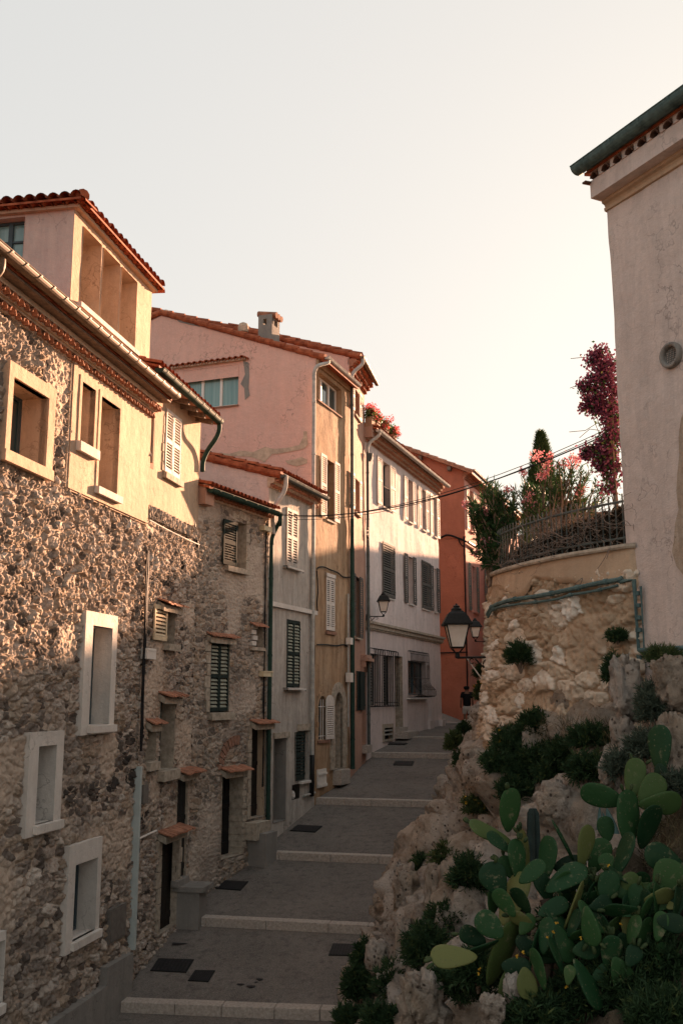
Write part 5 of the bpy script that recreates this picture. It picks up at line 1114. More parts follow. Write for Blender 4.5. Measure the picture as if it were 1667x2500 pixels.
def roundwall():
    us = np.r_[np.arange(0, WS[-1]-9, .25), np.arange(WS[-1]-9, WS[-1], .024), WS[-1]]; zs = np.r_[np.arange(-2.4, -1.2, .2), np.arange(-1.2, ZCOP-.05, .024), ZCOP-.03]
    U, Z = np.meshgrid(us, zs, indexing='ij'); H, sid, msk = stones(U, Z, .50, .27, 71, .12, .8)
    band = np.clip((Z-(1.86+.25*(vnoise(U, Z, 1.3, 5)-.5)+.22*(vnoise(U, Z, 4.0, 6)-.5)))*9, 0, 1)
    H = H*(1-band) + .035*band; msk = msk*(1-band)
    P = np.array([[wP(u, z, 0) for z in zs] for u in us]); n = np.array([np.array(wP(u, 0, 1)-wP(u, 0, 0)) for u in us]); P = P + n[:,None,:]*H[...,None]
    m = MB(); m.grid(P); m.f = [f[::-1] for f in m.f]; m.at = {'sid': sid.ravel(), 'sh': msk.ravel()}; m.build('masonry', MAT['stone_wall'], WALL, True)
    # plaster band: its own sheet a little proud, ragged along its lower edge
    us = np.arange(WS[-1]-9, WS[-1]+.001, .05); lo = 1.90+.26*(vnoise(us, us*0, 1.1, 5)-.5)+.2*(vnoise(us, us*0, 3.0, 6)-.5)-.32*np.clip((us-(WS[-1]-1.2))/1.2, 0, 1); k = np.linspace(0, 1, 9)
    P = np.array([[wP(u, l+(ZCOP-.02-l)*t, .05 if t > 0 else .0) for t in k] for u, l in zip(us, lo)]); m = MB(); m.grid(P); m.f = [f[::-1] for f in m.f]; m.build('plaster_band', MAT['pl_band'], WALL, True)
    us = np.arange(0, WS[-1]+.1, .12); m = MB(); prof = [(-.32,ZCOP-.04),(.10,ZCOP-.04),(.115,ZCOP-.01),(.10,ZCOP+.035),(-.32,ZCOP+.045)]
    P = np.array([[wP(u, z, o, 0) for o, z in prof] for u in us]); m.grid(P); m.f = [f[::-1] for f in m.f]; m.build('coping', MAT['stonetrim'], WALL)
    # garden soil behind the wall
    m = MB(); pts = [wP(u, 2.05, -.2, 0) for u in np.arange(0, WS[-1], .4)] + [Vector((4.6,15.3,2.05)), Vector((9,16,2.05)), Vector((20,20,2.05)), Vector((20,46,2.05))]; m.poly(pts); tag(m.build('garden_soil', MAT['earth'], None), None, None, kind='structure')
MAT['pl_band'] = M_plaster('peach wall plaster', (.55,.41,.29), (.36,.26,.18), blotch=.5)
roundwall()
# ------------------------------------------------------------------ white house at the right
FW = Fac(4.34, 15.06, 4.34+.5*8, 15.06-8)
def whitehouse():
    F = FW; H = thing('white_house', F.P(2, -1), 'weathered white house at right with a green zinc gutter over a moulded tile cornice', 'house')
    vc = F.hit(q(8,1490,1925)); zt = F.hit(q(8,1072,868))[1]
    wall(F, 0, 8, -2.5, zt+.4, [], .1, 'wall', MAT['pl_right'], H, plaster_disp(81, .016))
    B = side(F, 7); Hh = Fac(F.P(0,0).x+.894*7, F.P(0,0).y+.447*7, F.P(0,0).x, F.P(0,0).y)
    m = MB(); m.quad(F.P(.01,-2.5,-.01), F.P(.01,-2.5,-7), F.P(.01,zt+1.2,-7), F.P(.01,zt+.4,-.01)); m.quad(F.P(.01,-2.5,-7), F.P(8,-2.5,-7), F.P(8,zt+1.2,-7), F.P(.01,zt+1.2,-7)); m.quad(F.P(8,-2.5,-7), F.P(8,-2.5,0), F.P(8,zt+1.2,0), F.P(8,zt+1.2,-7)); m.build('side_wall', MAT['pl_right'], H)
    # cornice: moulding, fascia, one row of tiles, upper fascia
    m = MB(); P = [(0,zt-.16),(.05,zt-.15),(.06,zt-.10),(.03,zt-.08),(.05,zt-.04),(.10,zt-.02),(.10,zt+.03),(0,zt+.04)]
    A = np.array([[F.P(u, z, o) for o, z in P] for u in (-.02, 8)]); m.grid(A); m.poly([F.P(-.02, z, o) for o, z in P]); m.build('moulding', MAT['pl_band'], H)
    zg = F.hit(q(8,845,668), .52)[1]+.12; z1 = zt+.03; m = MB(); F.box(m, -.05, 8, z1, z1+.30, -.3, .30); F.box(m, -.02, 8, z1+.42, zg-.05, -.3, .33); F.box(m, -.03, 8, z1+.30, z1+.42, -.3, .24)
    for i in range(30): F.box(m, .10+i*.27+.08, .10+i*.27+.19, z1+.298, z1+.422, .22, .32)
    m.build('cornice', MAT['pl_right'], H)
    m = MB()
    for i in range(30): arc_tile(m, F, .10+i*.27, .085, z1+.315, .1, z1+.305, .36, 6, .018)
    F.slab(m, -.10, -.02, z1+.28, z1+.33, -.2, .42, .03); m.build('cornice_tiles', MAT['tile_dark'], H)
    gutter(H, F, -.18, 8, zg, .46, .13, 'zinc_teal', .62); tile_roof(H, F, -.12, 8, zg-.08, .38, 5, .2, 'tile')
    m = MB(); F.slab(m, -.05, 8, zg-.05, zg+.0, -.3, .36, .05); m.build('soffit', MAT['wood'], H)
    # round vent
    r = .16; c = F.P(vc[0], vc[1], 0); v = thing if 0 else None
    def ringm(prof, n=28):
        mm = MB(); A = np.array([[F.P(vc[0]+rr*math.cos(t), vc[1]+rr*math.sin(t), o) for rr, o in prof] for t in np.linspace(0, 2*math.pi, n+1)]); mm.grid(A); return mm
    k = abs(F.hit(q(8,1560,1925))[0]-F.hit(q(8,1447,1925))[0])/2; kz = abs(F.hit(q(8,1500,1835))[1]-F.hit(q(8,1500,2015))[1])/2; k = kz
    vent = ringm([(k,-.02),(k,.04),(k*.93,.065),(k*.75,.06),(k*.66,.03),(k*.66,-.06)]).build('round_vent', MAT['concrete'], H, True)
    m = ringm([(k*.66,-.03),(.0,-.03)]); m.build('opening', MAT['dark'], vent); m = MB()
    for t in np.linspace(-.55, .55, 8): h = math.sqrt(max(0, .62**2-t*t)); m.tube([F.P(vc[0]+k*t, vc[1]-k*h, -.01), F.P(vc[0]+k*t, vc[1]+k*h, -.01)], .005, 5); m.tube([F.P(vc[0]-k*h, vc[1]+k*t, -.012), F.P(vc[0]+k*h, vc[1]+k*t, -.012)], .004, 5)
    m.build('grille', MAT['zinc_dark'], vent)
    # plaster fallen away near the frame edge
    def patch(pts, mat, off):
        P = [F.hit(q(9,*p)) for p in pts]; m = MB(); m.poly([F.P(u, z, off) for u, z in P]); m.build('bare_patch', MAT[mat], H)
    patch([(1700,420),(1590,430),(1560,520),(1545,640),(1550,760),(1535,900),(1530,1010),(1545,1130),(1520,1230),(1515,1330),(1500,1420),(1530,1520),(1580,1580),(1700,1650)], 'bare', .022)
    # dark pipes
    def run(pts, r):
        P = []
        for (x, y) in pts:
            p = q(9, x, y)
            if x < 1165: u, z = whit(p, .12); P.append(wP(u, z, .12))
            else: u, z = F.hit(p, .07); P.append(F.P(u, z, .07))
        return P
    for pts, r in (([(232,1850),(262,1800),(330,1768),(420,1745),(550,1727),(670,1705),(760,1685),(850,1665),(940,1645),(1040,1625),(1120,1612)], .038), ([(235,1868),(275,1812),(400,1785),(560,1765),(700,1745),(800,1715),(900,1700),(1000,1680),(1120,1650)], .022)):
        m = MB(); P = run(pts, r)
        if r > .03: P = P + [F.P(.05, P[-1].z+.02, .14)]
        m.tube(spline(P, 4), r, 8)
        for a, b in zip(P[1:-1:2], P[2::2]): d = (b-a).normalized(); m.tube([a-d*.03, a+d*.03], r+.012, 8)
        m.build('conduit', MAT['zinc_teal'], WALL)
    m = MB(); zt_ = F.hit(q(9,1165,1625), .08)[1]; zb = F.hit(q(9,1195,2100), .08)[1]; ub = .27
    m.tube([F.P(.0,zt_,.14), F.P(ub,zt_,.12), F.P(ub,zb,.10), F.P(8,zb-.0,.08)], .036, 8); m.tube([F.P(ub+.07,zt_-.1,.06), F.P(ub+.07,zb-.07,.06), F.P(8,zb-.07,.06)], .02, 8); m.tube([F.P(ub-.02,zb,.08), F.P(ub-.02,zb-.2,.08)], .04, 8)
    for z in np.linspace(zb+.3, zt_-.2, 4): m.tube([F.P(ub,z-.03,.08), F.P(ub,z+.03,.08)], .05, 8)
    m.build('conduit', MAT['zinc_teal'], H)
MAT['tile_dark'] = M_plain('dark brown tile', (.10,.055,.04), .9, 9, .4, .4, 40)  # even dark brown for the cornice tile row
MAT['bare'] = M_plaster('bare brown render', (.40,.30,.22), (.24,.17,.12), (.52,.44,.37), blotch=.8, bs=.9)
whitehouse()

# ------------------------------------------------------------------ boulders
def boulder(p, rx, rz, label, Y=None, sink=.25, name='boulder', ry=None, mat='rock', seed=0):
    w = onbank(p) if Y is None else at(p, Y)
    s = w.y/FL; ax, az = rx*s, rz*s; ay = ry or (ax+az)/2*.8
    c = w + Vector((0, ay*(1-2*sink)*.6, 0))
    n, k = 54, 40; m = MB(); rnd = random.Random(seed*13+5); off = Vector((rnd.uniform(-50,50), rnd.uniform(-50,50), rnd.uniform(-50,50)))
    V = []
    for j in range(k+1):
        th = math.pi*j/k
        for i in range(n):
            ph = 2*math.pi*i/n; d = Vector((math.sin(th)*math.cos(ph), math.sin(th)*math.sin(ph), math.cos(th)))
            e = Vector((abs(d.x)**.75*math.copysign(1,d.x), abs(d.y)**.75*math.copysign(1,d.y), abs(d.z)**.75*math.copysign(1,d.z)))
            f1, e1, r1 = facet(d+off, 1.25); f2, e2, r2 = facet(d+off, 3.1)
            r = 1 + .10*r1 + .20*f1 - .12*math.exp(-e1*12) + .10*f2 - .04*math.exp(-e2*10) + .10*mnoise.fractal(d*1.7+off, .9, 2.1, 4) + .06*mnoise.fractal(d*6+off, .8, 2.1, 4) + .06*(mnoise.ridged_multi_fractal(d*2.2+off, .9, 2.2, 4, .9, 2)-1.0)
            V.append((c.x+e.x*ax*r, c.y+e.y*ay*r, c.z+e.z*az*r))
    m.v = V
    for j in range(k):
        for i in range(n): m.f.append((j*n+i, (j+1)*n+i, (j+1)*n+(i+1)%n, j*n+(i+1)%n))
    o = m.build(name, MAT[mat], None, True); return tag(o, label, 'rock', 'pale boulders on the rock bank')
for i, (rg, x, y, rx, rz, Y, lab) in enumerate([
    (13, 775, 575, 54, 56, None, 'pitted pale boulder standing behind the prickly pear in the middle of the bank'),
    (13, 790, 800, 46, 40, None, 'low whitish rock just under the pitted boulder behind cactus pads'),
    (10, 1510, 330, 46, 66, 13.2, 'big rounded grey boulder below the pipes of the white house'),
    (10, 1195, 380, 37, 82, 14.0, 'tall grey topped rock pillar leaning on the foot of the round wall'),
    (10, 1172, 700, 28, 48, 13.8, 'narrow rock under the tall rock pillar'),
    (10, 1535, 780, 36, 90, 12.6, 'tall reddish rock at the right edge under the big rounded boulder'),
    (10, 1060, 930, 20, 40, 13.3, 'small ridge of rock left of the cactus pad cluster at right'),
    (11, 395, 1020, 52, 66, 11.5, 'pale angular boulder at the bottom edge of the picture'),
    (15, 590, 1090, 32, 62, 17.0, 'tall pale rock beside the second step at the street edge'),
    (15, 870, 1070, 26, 60, 15.6, 'ochre sided rock split by a crack above the lower shrubs'),
    (15, 1010, 1100, 28, 56, 15.3, 'fissured grey rock right of the ochre sided rock'),
    (13, 290, 350, 46, 56, 17.6, 'cream white rock crest overlooking the fourth step'),
    (10, 730, 655, 26, 25, None, 'small white rock among shrubs at the foot of the round wall'),
    (10, 518, 740, 21, 36, None, 'white upright rock between two dark shrubs on the bank'),
    (15, 575, 1600, 22, 60, 15.8, 'brown slab of rock in the lower part of the bank'),
    (15, 320, 1740, 28, 40, 16.3, 'squarish rock nearest the lowest tread beside the dark bush'),
    (15, 310, 1530, 16, 18, 17.6, 'little white stone on the edge by the second step'),
    (10, 300, 500, 36, 90, 19.2, 'leaning cream rock spur at the left foot of the round wall'),
    (11, 705, 1060, 32, 34, 10.2, 'shadowed grey stone under the prickly pear'),
    (11, 800, 950, 22, 32, 10.4, 'bluish stone half hidden beneath hanging cactus pads')]):
    boulder(q(rg, x, y), rx, rz, lab, Y, seed=i)
# ------------------------------------------------------------------ foliage helpers (many leaf-sized faces)
def unit(a): return a/np.maximum(1e-9, np.linalg.norm(a, axis=-1, keepdims=True))
def leaves(mb, base, dirs, L, W, rnd=None, bend=.15):
    """pointed leaf quads (two per leaf, folded along the midrib); base (n,3), dirs (n,3)"""
    n = len(base); d = unit(dirs); r = RS.normal(size=(n,3)); s = unit(np.cross(d, r)); nn = np.cross(s, d); L = np.asarray(L).reshape(-1,1)*np.ones((n,1)); W = np.asarray(W).reshape(-1,1)*np.ones((n,1))
    tip = base+d*L - nn*L*bend; mid = base+d*L*.45 + nn*L*.04; a = mid+s*W*.5-nn*W*.12; b = mid-s*W*.5-nn*W*.12
    V = np.stack([base, a, tip, b], 1).reshape(-1,3); k = len(mb.v); mb.v += [tuple(v) for v in V]
    mb.f += [(k+4*i, k+4*i+1, k+4*i+2, k+4*i+3) for i in range(n)]
    rr = RS.rand(n) if rnd is None else rnd; mb.at.setdefault('rnd', []).extend(np.repeat(rr, 4).tolist())
def tag_leafless(mb, k0, val=.3): mb.at.setdefault('rnd', []).extend([val]*(len(mb.v)-k0))
SHRUBS = 'shrubs growing on the rock bank'
def shrub(c, rx, rz, label, mat='shrub', n=1500, L=.11, W=.018, name='shrub', group=SHRUBS, ry=None, flowers=0, cat='shrub', core=True, up=.35):
    """heath-like bush: needle leaves on many small sprigs; c = centre"""
    c = Vector(c); T = thing(name, c-Vector((0,0,rz)), label, cat, group); ry = ry or rx; n = int(n*2.3); L *= .82; m = MB(); ax = np.array([rx, ry, rz])
    ns = max(8, n//22); d = unit(RS.normal(size=(ns,3))); d[:,2] = np.where(d[:,2] < -.35, -d[:,2]*.6, d[:,2]); rad = .45+.55*RS.rand(ns,1)**.6
    lump = np.array([1+.28*mnoise.noise(Vector(x)*2.1+c*3) for x in d])[:,None]
    S0 = np.array(c) + d*ax*rad*lump; sd = unit(d*np.array([1,1,.8])+np.array([0,0,up])+RS.normal(size=(ns,3))*.35)
    k = 22; b = np.repeat(S0, k, 0); dd = np.repeat(sd, k, 0); t = np.tile(np.linspace(-.7,.55,k), ns)[:,None]*(L*1.7)
    b = b + dd*t; ld = unit(dd*.9 + RS.normal(size=dd.shape)*.55); dark = np.repeat(RS.rand(ns)*.45, k) + RS.rand(ns*k)*.35 + np.tile(np.linspace(0,.2,k), ns)
    leaves(m, b, ld, L*(.6+.7*RS.rand(ns*k)), W, np.clip(dark, 0, 1)); m.build('foliage', MAT[mat], T)
    m = MB()
    for i in range(7):
        w = Vector(d[i]*ax*.75); m.tube(spline([c-Vector((0,0,rz*.9))+w*.05, c-Vector((0,0,rz*.35))+w*.35, c+w], 3), [.022*max(.5,rz)]*6+[.008], 5)
    m.build('stem', MAT['wood'], T)
    if flowers:
        m = MB(); i = RS.choice(ns, flowers); leaves(m, np.repeat(S0[i]+sd[i]*L, 7, 0), RS.normal(size=(flowers*7,3)), .04, .035); m.build('blossom', MAT['yellow'], T)
    return T
def pshrub(rg, x, y, rx, rz, label, Y=None, **kw):
    p = q(rg, x, y) if rg else (x, y); w = onbank(p) if Y is None else at(p, Y); s = w.y/FL*kw.pop('k', 1.12); return shrub(w, rx*s, rz*s, label, **kw)
# shrubs on the wall and the bank (pixel centre and radii in photograph pixels)
u_, z_ = whit(q(9,470,2150), .12); shrub(wP(u_, z_, .16), .25, .28, 'round dark green bush rooted in the face of the round wall', n=2600, L=.07, W=.012, ry=.2)
pshrub(10, 200, 270, 20, 24, 'dark bush at the left edge of the round wall just under the lantern', 20.0, n=2200, L=.07, W=.013, k=1)
pshrub(10, 205, 415, 22, 33, 'olive green bush half covering the walking person', 20.3, mat='shrub_light', n=2600, L=.07, W=.013, flowers=10, k=1)
pshrub(16, 330, 1420, 16, 22, 'small dark tuft at the feet of the walking person', 22.0, n=900, L=.08, k=.9)
pshrub(16, 120, 1760, 24, 30, 'yellowish green bush beside the fifth step', 21.5, mat='shrub_light', n=2000, L=.08, k=.95)
pshrub(10, 60, 870, 20, 24, 'green bush just below the yellowish bush on the bank edge', 20.0, n=1500, L=.08, k=1)
pshrub(10, 565, 640, 34, 32, 'dark green bush under the foot of the round wall beside a white upright rock', n=2600)
pshrub(10, 390, 800, 40, 42, 'dark bush with a little yellow blossom near the cream rock crest', n=3000, flowers=6)
pshrub(10, 580, 860, 44, 40, 'broad dark bush in the centre of the bank above the pitted boulder', n=3200)
pshrub(10, 480, 960, 40, 34, 'dark bush left above the pitted boulder', n=2600)
pshrub(10, 780, 850, 46, 42, 'broad dark bush between the round wall foot and the right cactus pads', n=3200)
pshrub(10, 940, 730, 40, 28, 'shaded thicket right under the masonry of the round wall', n=2400)
pshrub(10, 690, 970, 36, 26, 'dark bush directly on top of the pitted boulder', n=2200)
pshrub(10, 920, 950, 38, 38, 'dark bush right of the pitted boulder', n=2600)
pshrub(10, 300, 900, 28, 30, 'bush on the left slope under the cream rock crest', n=1700)
pshrub(10, 420, 1080, 34, 34, 'dark bush behind the tallest left cactus pad', n=2000)
pshrub(10, 160, 1180, 26, 30, 'green bush with yellow tips left of the cactus on the bank edge', mat='shrub_light', n=1900, flowers=12)
pshrub(10, 1365, 520, 32, 52, 'grey green bush between the rock pillar and the big rounded boulder', 13.4, mat='grey_shrub', n=3000, W=.012)
pshrub(10, 1310, 800, 34, 40, 'grey green bush behind the upper cactus pads', 12.8, mat='grey_shrub', n=2600, W=.012)
pshrub(10, 1150, 920, 30, 40, 'sparse grey green bush left of the upper cactus pads', 13.0, mat='grey_shrub', n=1500, W=.012)
pshrub(10, 1520, 1060, 30, 30, 'grey green bush at the right edge behind the cactus', 12.0, mat='grey_shrub', n=1700, W=.012)
pshrub(10, 1430, 180, 30, 20, 'green grassy tuft at the foot of the white house', 13.9, mat='shrub_light', n=1500, L=.13, W=.012, up=.9)
pshrub(10, 1105, 265, 16, 34, 'narrow dark bush in the joint between round wall and rock pillar', 14.4, n=1400)
pshrub(10, 1120, 20, 18, 16, 'small dark tuft high on the round wall beside the vertical pipe', 14.9, n=900, L=.07)
pshrub(11, 395, 305, 30, 34, 'dark bush hanging over the third step at the rock edge', 20.5, n=2600)
pshrub(11, 512, 185, 30, 26, 'dark bush on the rock edge beside the fourth step', 21.8, n=2000)
pshrub(11, 512, 375, 32, 32, 'bright green bush above the ochre sided rock', 17.0, mat='shrub_light', n=2400)
pshrub(11, 600, 470, 32, 50, 'dark bush left of the cactus and right of the fissured rock', n=2500)
pshrub(11, 385, 430, 20, 34, 'dark tuft beside the tall pale rock at the second step', 18.0, n=1600)
pshrub(11, 140, 850, 26, 44, 'black green bush overhanging the lowest tread upper half', 16.8, n=2600)
pshrub(11, 95, 960, 24, 44, 'black green bush overhanging the lowest tread lower half', 16.2, n=2600)
pshrub(11, 410, 800, 46, 56, 'large dark bush left of the lowest bright cactus pad', 14.0, n=3600)
pshrub(11, 265, 950, 38, 44, 'dark bush among the brown rock slabs near the bottom', 14.5, n=2800)
pshrub(11, 500, 650, 36, 34, 'dark bush under the fissured grey rock', 14.6, n=2200)
pshrub(11, 560, 950, 56, 46, 'dark bush on top of the pale angular boulder at the bottom', 11.6, n=3400)
pshrub(11, 640, 890, 44, 40, 'shadowy bush beneath the left cactus pads', 11.2, n=2400)
pshrub(11, 60, 1095, 26, 20, 'low dark bush at the lowest step edge', 15.4, n=1400)
pshrub(11, 200, 1100, 30, 24, 'dark bush at the bottom edge left of the pale angular boulder', 13.2, n=1500)
pshrub(11, 900, 1080, 60, 40, 'black green thicket added as shade under the cactus at the bottom edge', 10.4, n=2600)  # this and the next four: dark bushes added to stand in for deep shade
pshrub(11, 1130, 1000, 66, 60, 'black green thicket added as shade under the middle of the cactus', 10.6, n=3400)
pshrub(11, 1330, 960, 66, 66, 'dark thicket added as deep shade below the right cactus pads', 10.4, n=3400)
pshrub(11, 1500, 900, 60, 70, 'dark thicket added as deep shade at the lower right edge', 10.4, n=3400)
pshrub(11, 1480, 1080, 70, 40, 'dark thicket added as deep shade in the lower right corner', 9.8, n=2600)
pshrub(11, 1080, 700, 70, 60, 'dark mass of stems and leaves inside the cactus clump', 11.4, n=3000)
pshrub(11, 1350, 720, 60, 60, 'dark leaves inside the right half of the cactus clump', 11.2, n=2800)
# dry grass on the bank at the right
def drygrass():
    m = MB(); B = []
    for k in range(1700):
        p = q(11, random.uniform(1380,1600), random.uniform(180,420)) if k % 2 else q(10, random.uniform(600,1100), random.uniform(620,780))
        w = onbank(p); B.append((w.x, w.y, w.z-.02))
    B = np.array(B); leaves(m, B, np.array([0,-.15,.7])+RS.normal(size=B.shape)*.55, .14+.2*RS.rand(len(B)), .008, bend=.4)
    tag(m.build('dry_grass', MAT['dry'], None), 'thin dry grass on the bank', None, kind='stuff')
drygrass()

# ------------------------------------------------------------------ prickly pear
def padmesh(name='pad', seed=0):
    n, k = 20, 12; rnd = random.Random(seed); V = []; F_ = []
    for j in range(k+1):
        th = math.pi*j/k
        for i in range(n):
            ph = 2*math.pi*i/n; x = math.sin(th)*math.cos(ph); z = -math.cos(th); y = math.sin(th)*math.sin(ph)
            w = .5*(.30 + .27*(z+1)*.5*1.25)*1.12*(1-.05*math.sin(3*z+seed)); t = .062*(1-.25*(z+1)/2)
            V.append((x*w, math.copysign(abs(y)**.8, y)*t + .03*(z+1)**2*math.sin(seed*1.7), (z+1)*.5))
    for j in range(k):
        for i in range(n): F_.append((j*n+i, j*n+(i+1)%n, (j+1)*n+(i+1)%n, (j+1)*n+i))
    me = bpy.data.meshes.new(name); me.from_pydata(V, [], F_); me.shade_smooth(); me.materials.append(MAT['cactus']); return me
def cactus(second=False):
    base = at(q(14, 1280, 500) if second else q(14, 700, 250), 11.3); T = thing('prickly_pear', base, 'dark prickly pear at the right edge, its pads in deep shade' if second else 'sprawling prickly pear cactus with dark green and yellowish pads on the rocky bank', 'cactus')
    PM = [padmesh('pad', s) for s in range(4)]
    fm = bpy.data.meshes.new('fruit'); mb = MB(); mb.lathe((0,0,0), [(.3,0),(.45,.25),(.5,.55),(.42,.85),(.28,1.0),(.2,.95)], 10); fm.from_pydata(mb.v, [], mb.f); fm.shade_smooth(); fm.materials.append(MAT['fruit'])
    pads = [(13,475,590,230,130,5,11.6),(13,345,740,240,95,-70,11.5),(13,400,785,150,75,-50,11.3),(13,525,910,220,110,0,11.2),(13,560,840,210,80,-8,11.5),(13,710,895,230,90,15,11.2),(13,805,775,230,36,-25,11.3),(13,950,820,220,105,18,11.1),
     (13,1050,500,230,125,-75,11.6),(13,1250,390,210,112,15,11.9),(13,1350,455,180,130,45,11.6),(13,1420,550,230,120,88,11.5),(13,1215,640,290,155,2,11.5),(13,1340,690,250,135,14,11.4),(13,1440,210,260,105,3,12.0),(13,1430,370,120,60,5,12.0),(13,1095,715,130,100,-10,11.4),
     (13,1205,880,240,62,30,11.1),(13,1100,940,120,110,-20,11.2),(13,1455,900,230,140,-65,10.8),(13,840,930,170,110,80,11.3),(13,470,960,140,90,-40,11.2),(13,1030,880,190,120,25,11.5),
     (14,395,145,190,150,-25,10.9),(14,510,260,290,120,28,10.9),(14,385,250,180,90,8,11.2),(14,820,110,250,115,60,10.9),(14,875,150,150,110,40,10.8),(14,1080,160,160,120,20,10.8),(14,1270,180,150,130,-35,10.7),(14,1490,150,230,180,25,10.5),(14,1530,300,170,75,20,10.3),
     (14,340,400,165,130,-50,10.7),(14,235,475,150,100,-65,10.8),(14,115,590,235,118,-88,10.5),(14,300,585,210,44,-118,10.6),(14,430,600,340,140,25,10.8),(14,760,320,170,100,70,10.6),(14,980,420,195,90,172,10.3),(14,830,540,200,115,155,10.4),
     (14,975,585,145,105,85,10.3),(14,1110,580,170,120,10,10.3),(14,1255,450,150,122,5,10.4),(14,1240,600,115,105,35,10.2),(14,1205,755,220,135,155,10.1),(14,1340,490,190,90,22,10.3),(14,985,800,265,110,150,10.1),(14,840,715,95,62,15,10.1),
     (14,570,760,150,112,172,10.4),(14,520,690,150,120,100,10.5),(14,475,810,135,105,180,10.5),(14,690,470,180,72,10,10.5),(14,640,560,195,50,15,10.5),(14,660,680,200,46,-10,10.3),(14,765,590,190,55,-18,10.4),(14,1050,280,130,92,80,10.6),(14,1150,420,135,66,62,10.5),(14,1480,390,140,105,100,10.2),
     (14,1390,250,180,60,5,10.5),(14,900,300,260,52,30,10.6),(14,1330,280,160,46,0,10.5),(14,1180,330,150,44,95,10.5),(14,1000,230,140,50,40,10.7),(14,1170,100,140,44,-50,10.7),(14,590,420,120,80,40,10.7),(14,900,420,150,50,30,10.4),(14,1420,420,150,70,15,10.2),(14,700,180,180,100,-20,11.0),(14,1200,520,120,70,-30,10.5),(14,1060,470,150,90,140,10.6)]
    if second: pads = [(14, 960+620*RS.rand(), 120+620*RS.rand(), RS.uniform(150,220), RS.uniform(60,115), RS.uniform(-100,100), RS.uniform(10.3,11.3)) for _ in range(64)]
    for k in range(0 if second else 26): pads.append((14, random.uniform(380,1420), random.uniform(60,760), random.uniform(150,210), random.uniform(80,115), random.uniform(-75,75), random.uniform(10.7,11.2)))
    O = Vector(base); out = []
    for i, (rg, x, y, L, W, ang, Y) in enumerate(pads):
        s = Y/FL/2.583; c = at(q(rg, x, y), Y); Lm = L*s*(1.18 if i < 68 and not second else 1.05); a = R(ang); lean = random.uniform(-.25,.25)
        ax = Vector((math.sin(a), lean, math.cos(a))).normalized(); c = c + Vector((0, random.uniform(-.12,.12), 0))
        ratio = min(1, (W/L)/.60); yaw = math.acos(ratio)*random.choice((-1,1)); f = Vector((0,-1,.18)); f = (f-ax*f.dot(ax)).normalized(); side_ = ax.cross(f)
        nrm = (f*math.cos(yaw)+side_*math.sin(yaw)).normalized(); xx = nrm.cross(ax)*-1; wsc = max(.75, min(1.35, (W/L)/.58 if ratio >= 1 else 1.0))
        M = Matrix((xx*Lm*wsc, nrm*Lm*.8, ax*Lm)).transposed().to_4x4(); M.translation = c-ax*Lm*.5-O
        o = bpy.data.objects.new('pad', PM[i % 4]); COL.objects.link(o); o.parent = T; o.matrix_local = M; out.append((c, ax, Lm, nrm, xx))
    for i in RS.choice(len(out), 22 if second else 34, replace=False):
        c, ax, Lm, nrm, xx = out[i]
        for k in range(random.choice((1,2,2,3))):
            t = random.uniform(-.8,.8); h = .05+.02*random.random(); p = c+ax*Lm*(.5*math.cos(t)**.5-.01)+xx*Lm*.30*math.sin(t); d = (ax*math.cos(t)+xx*math.sin(t)+nrm*random.uniform(-.2,.2)).normalized()
            zq_ = d.to_track_quat('Z','Y'); o = bpy.data.objects.new('fruit', fm); COL.objects.link(o); o.parent = T; o.matrix_local = Matrix.LocRotScale(p-O, zq_, Vector((.042,.042,h*1.25)))
    m = MB()
    for (a, b, r) in ((q(14,700,250),q(14,690,820),.06),(q(14,1000,280),q(14,860,780),.055),(q(14,1300,300),q(14,1250,900),.05),(q(14,560,300),q(14,500,900),.05),(q(14,1400,330),q(14,1290,620),.04)):
        A = at(a, 11.0); B = at(b, 10.9); m.tube(spline([A, A.lerp(B,.4)+Vector((.06,-.05,0)), B], 4), r, 8)
    m.build('trunk', MAT['wood'], T)
    if second: return
    m = MB()      # yellow blossom tips
    leaves(m, np.array([at(q(14, x, y), 10.3) for x, y in ((772,398),(285,690),(283,720),(1095,35),(1210,300),(1175,410),(922,495),(1025,525),(1060,565),(833,805),(1285,628),(560,585),(520,610),(750,455),(715,488)) for _ in range(8)]), RS.normal(size=(120,3)), .022, .02); m.build('blossom', MAT['yellow'], T)
cactus(); cactus(True)
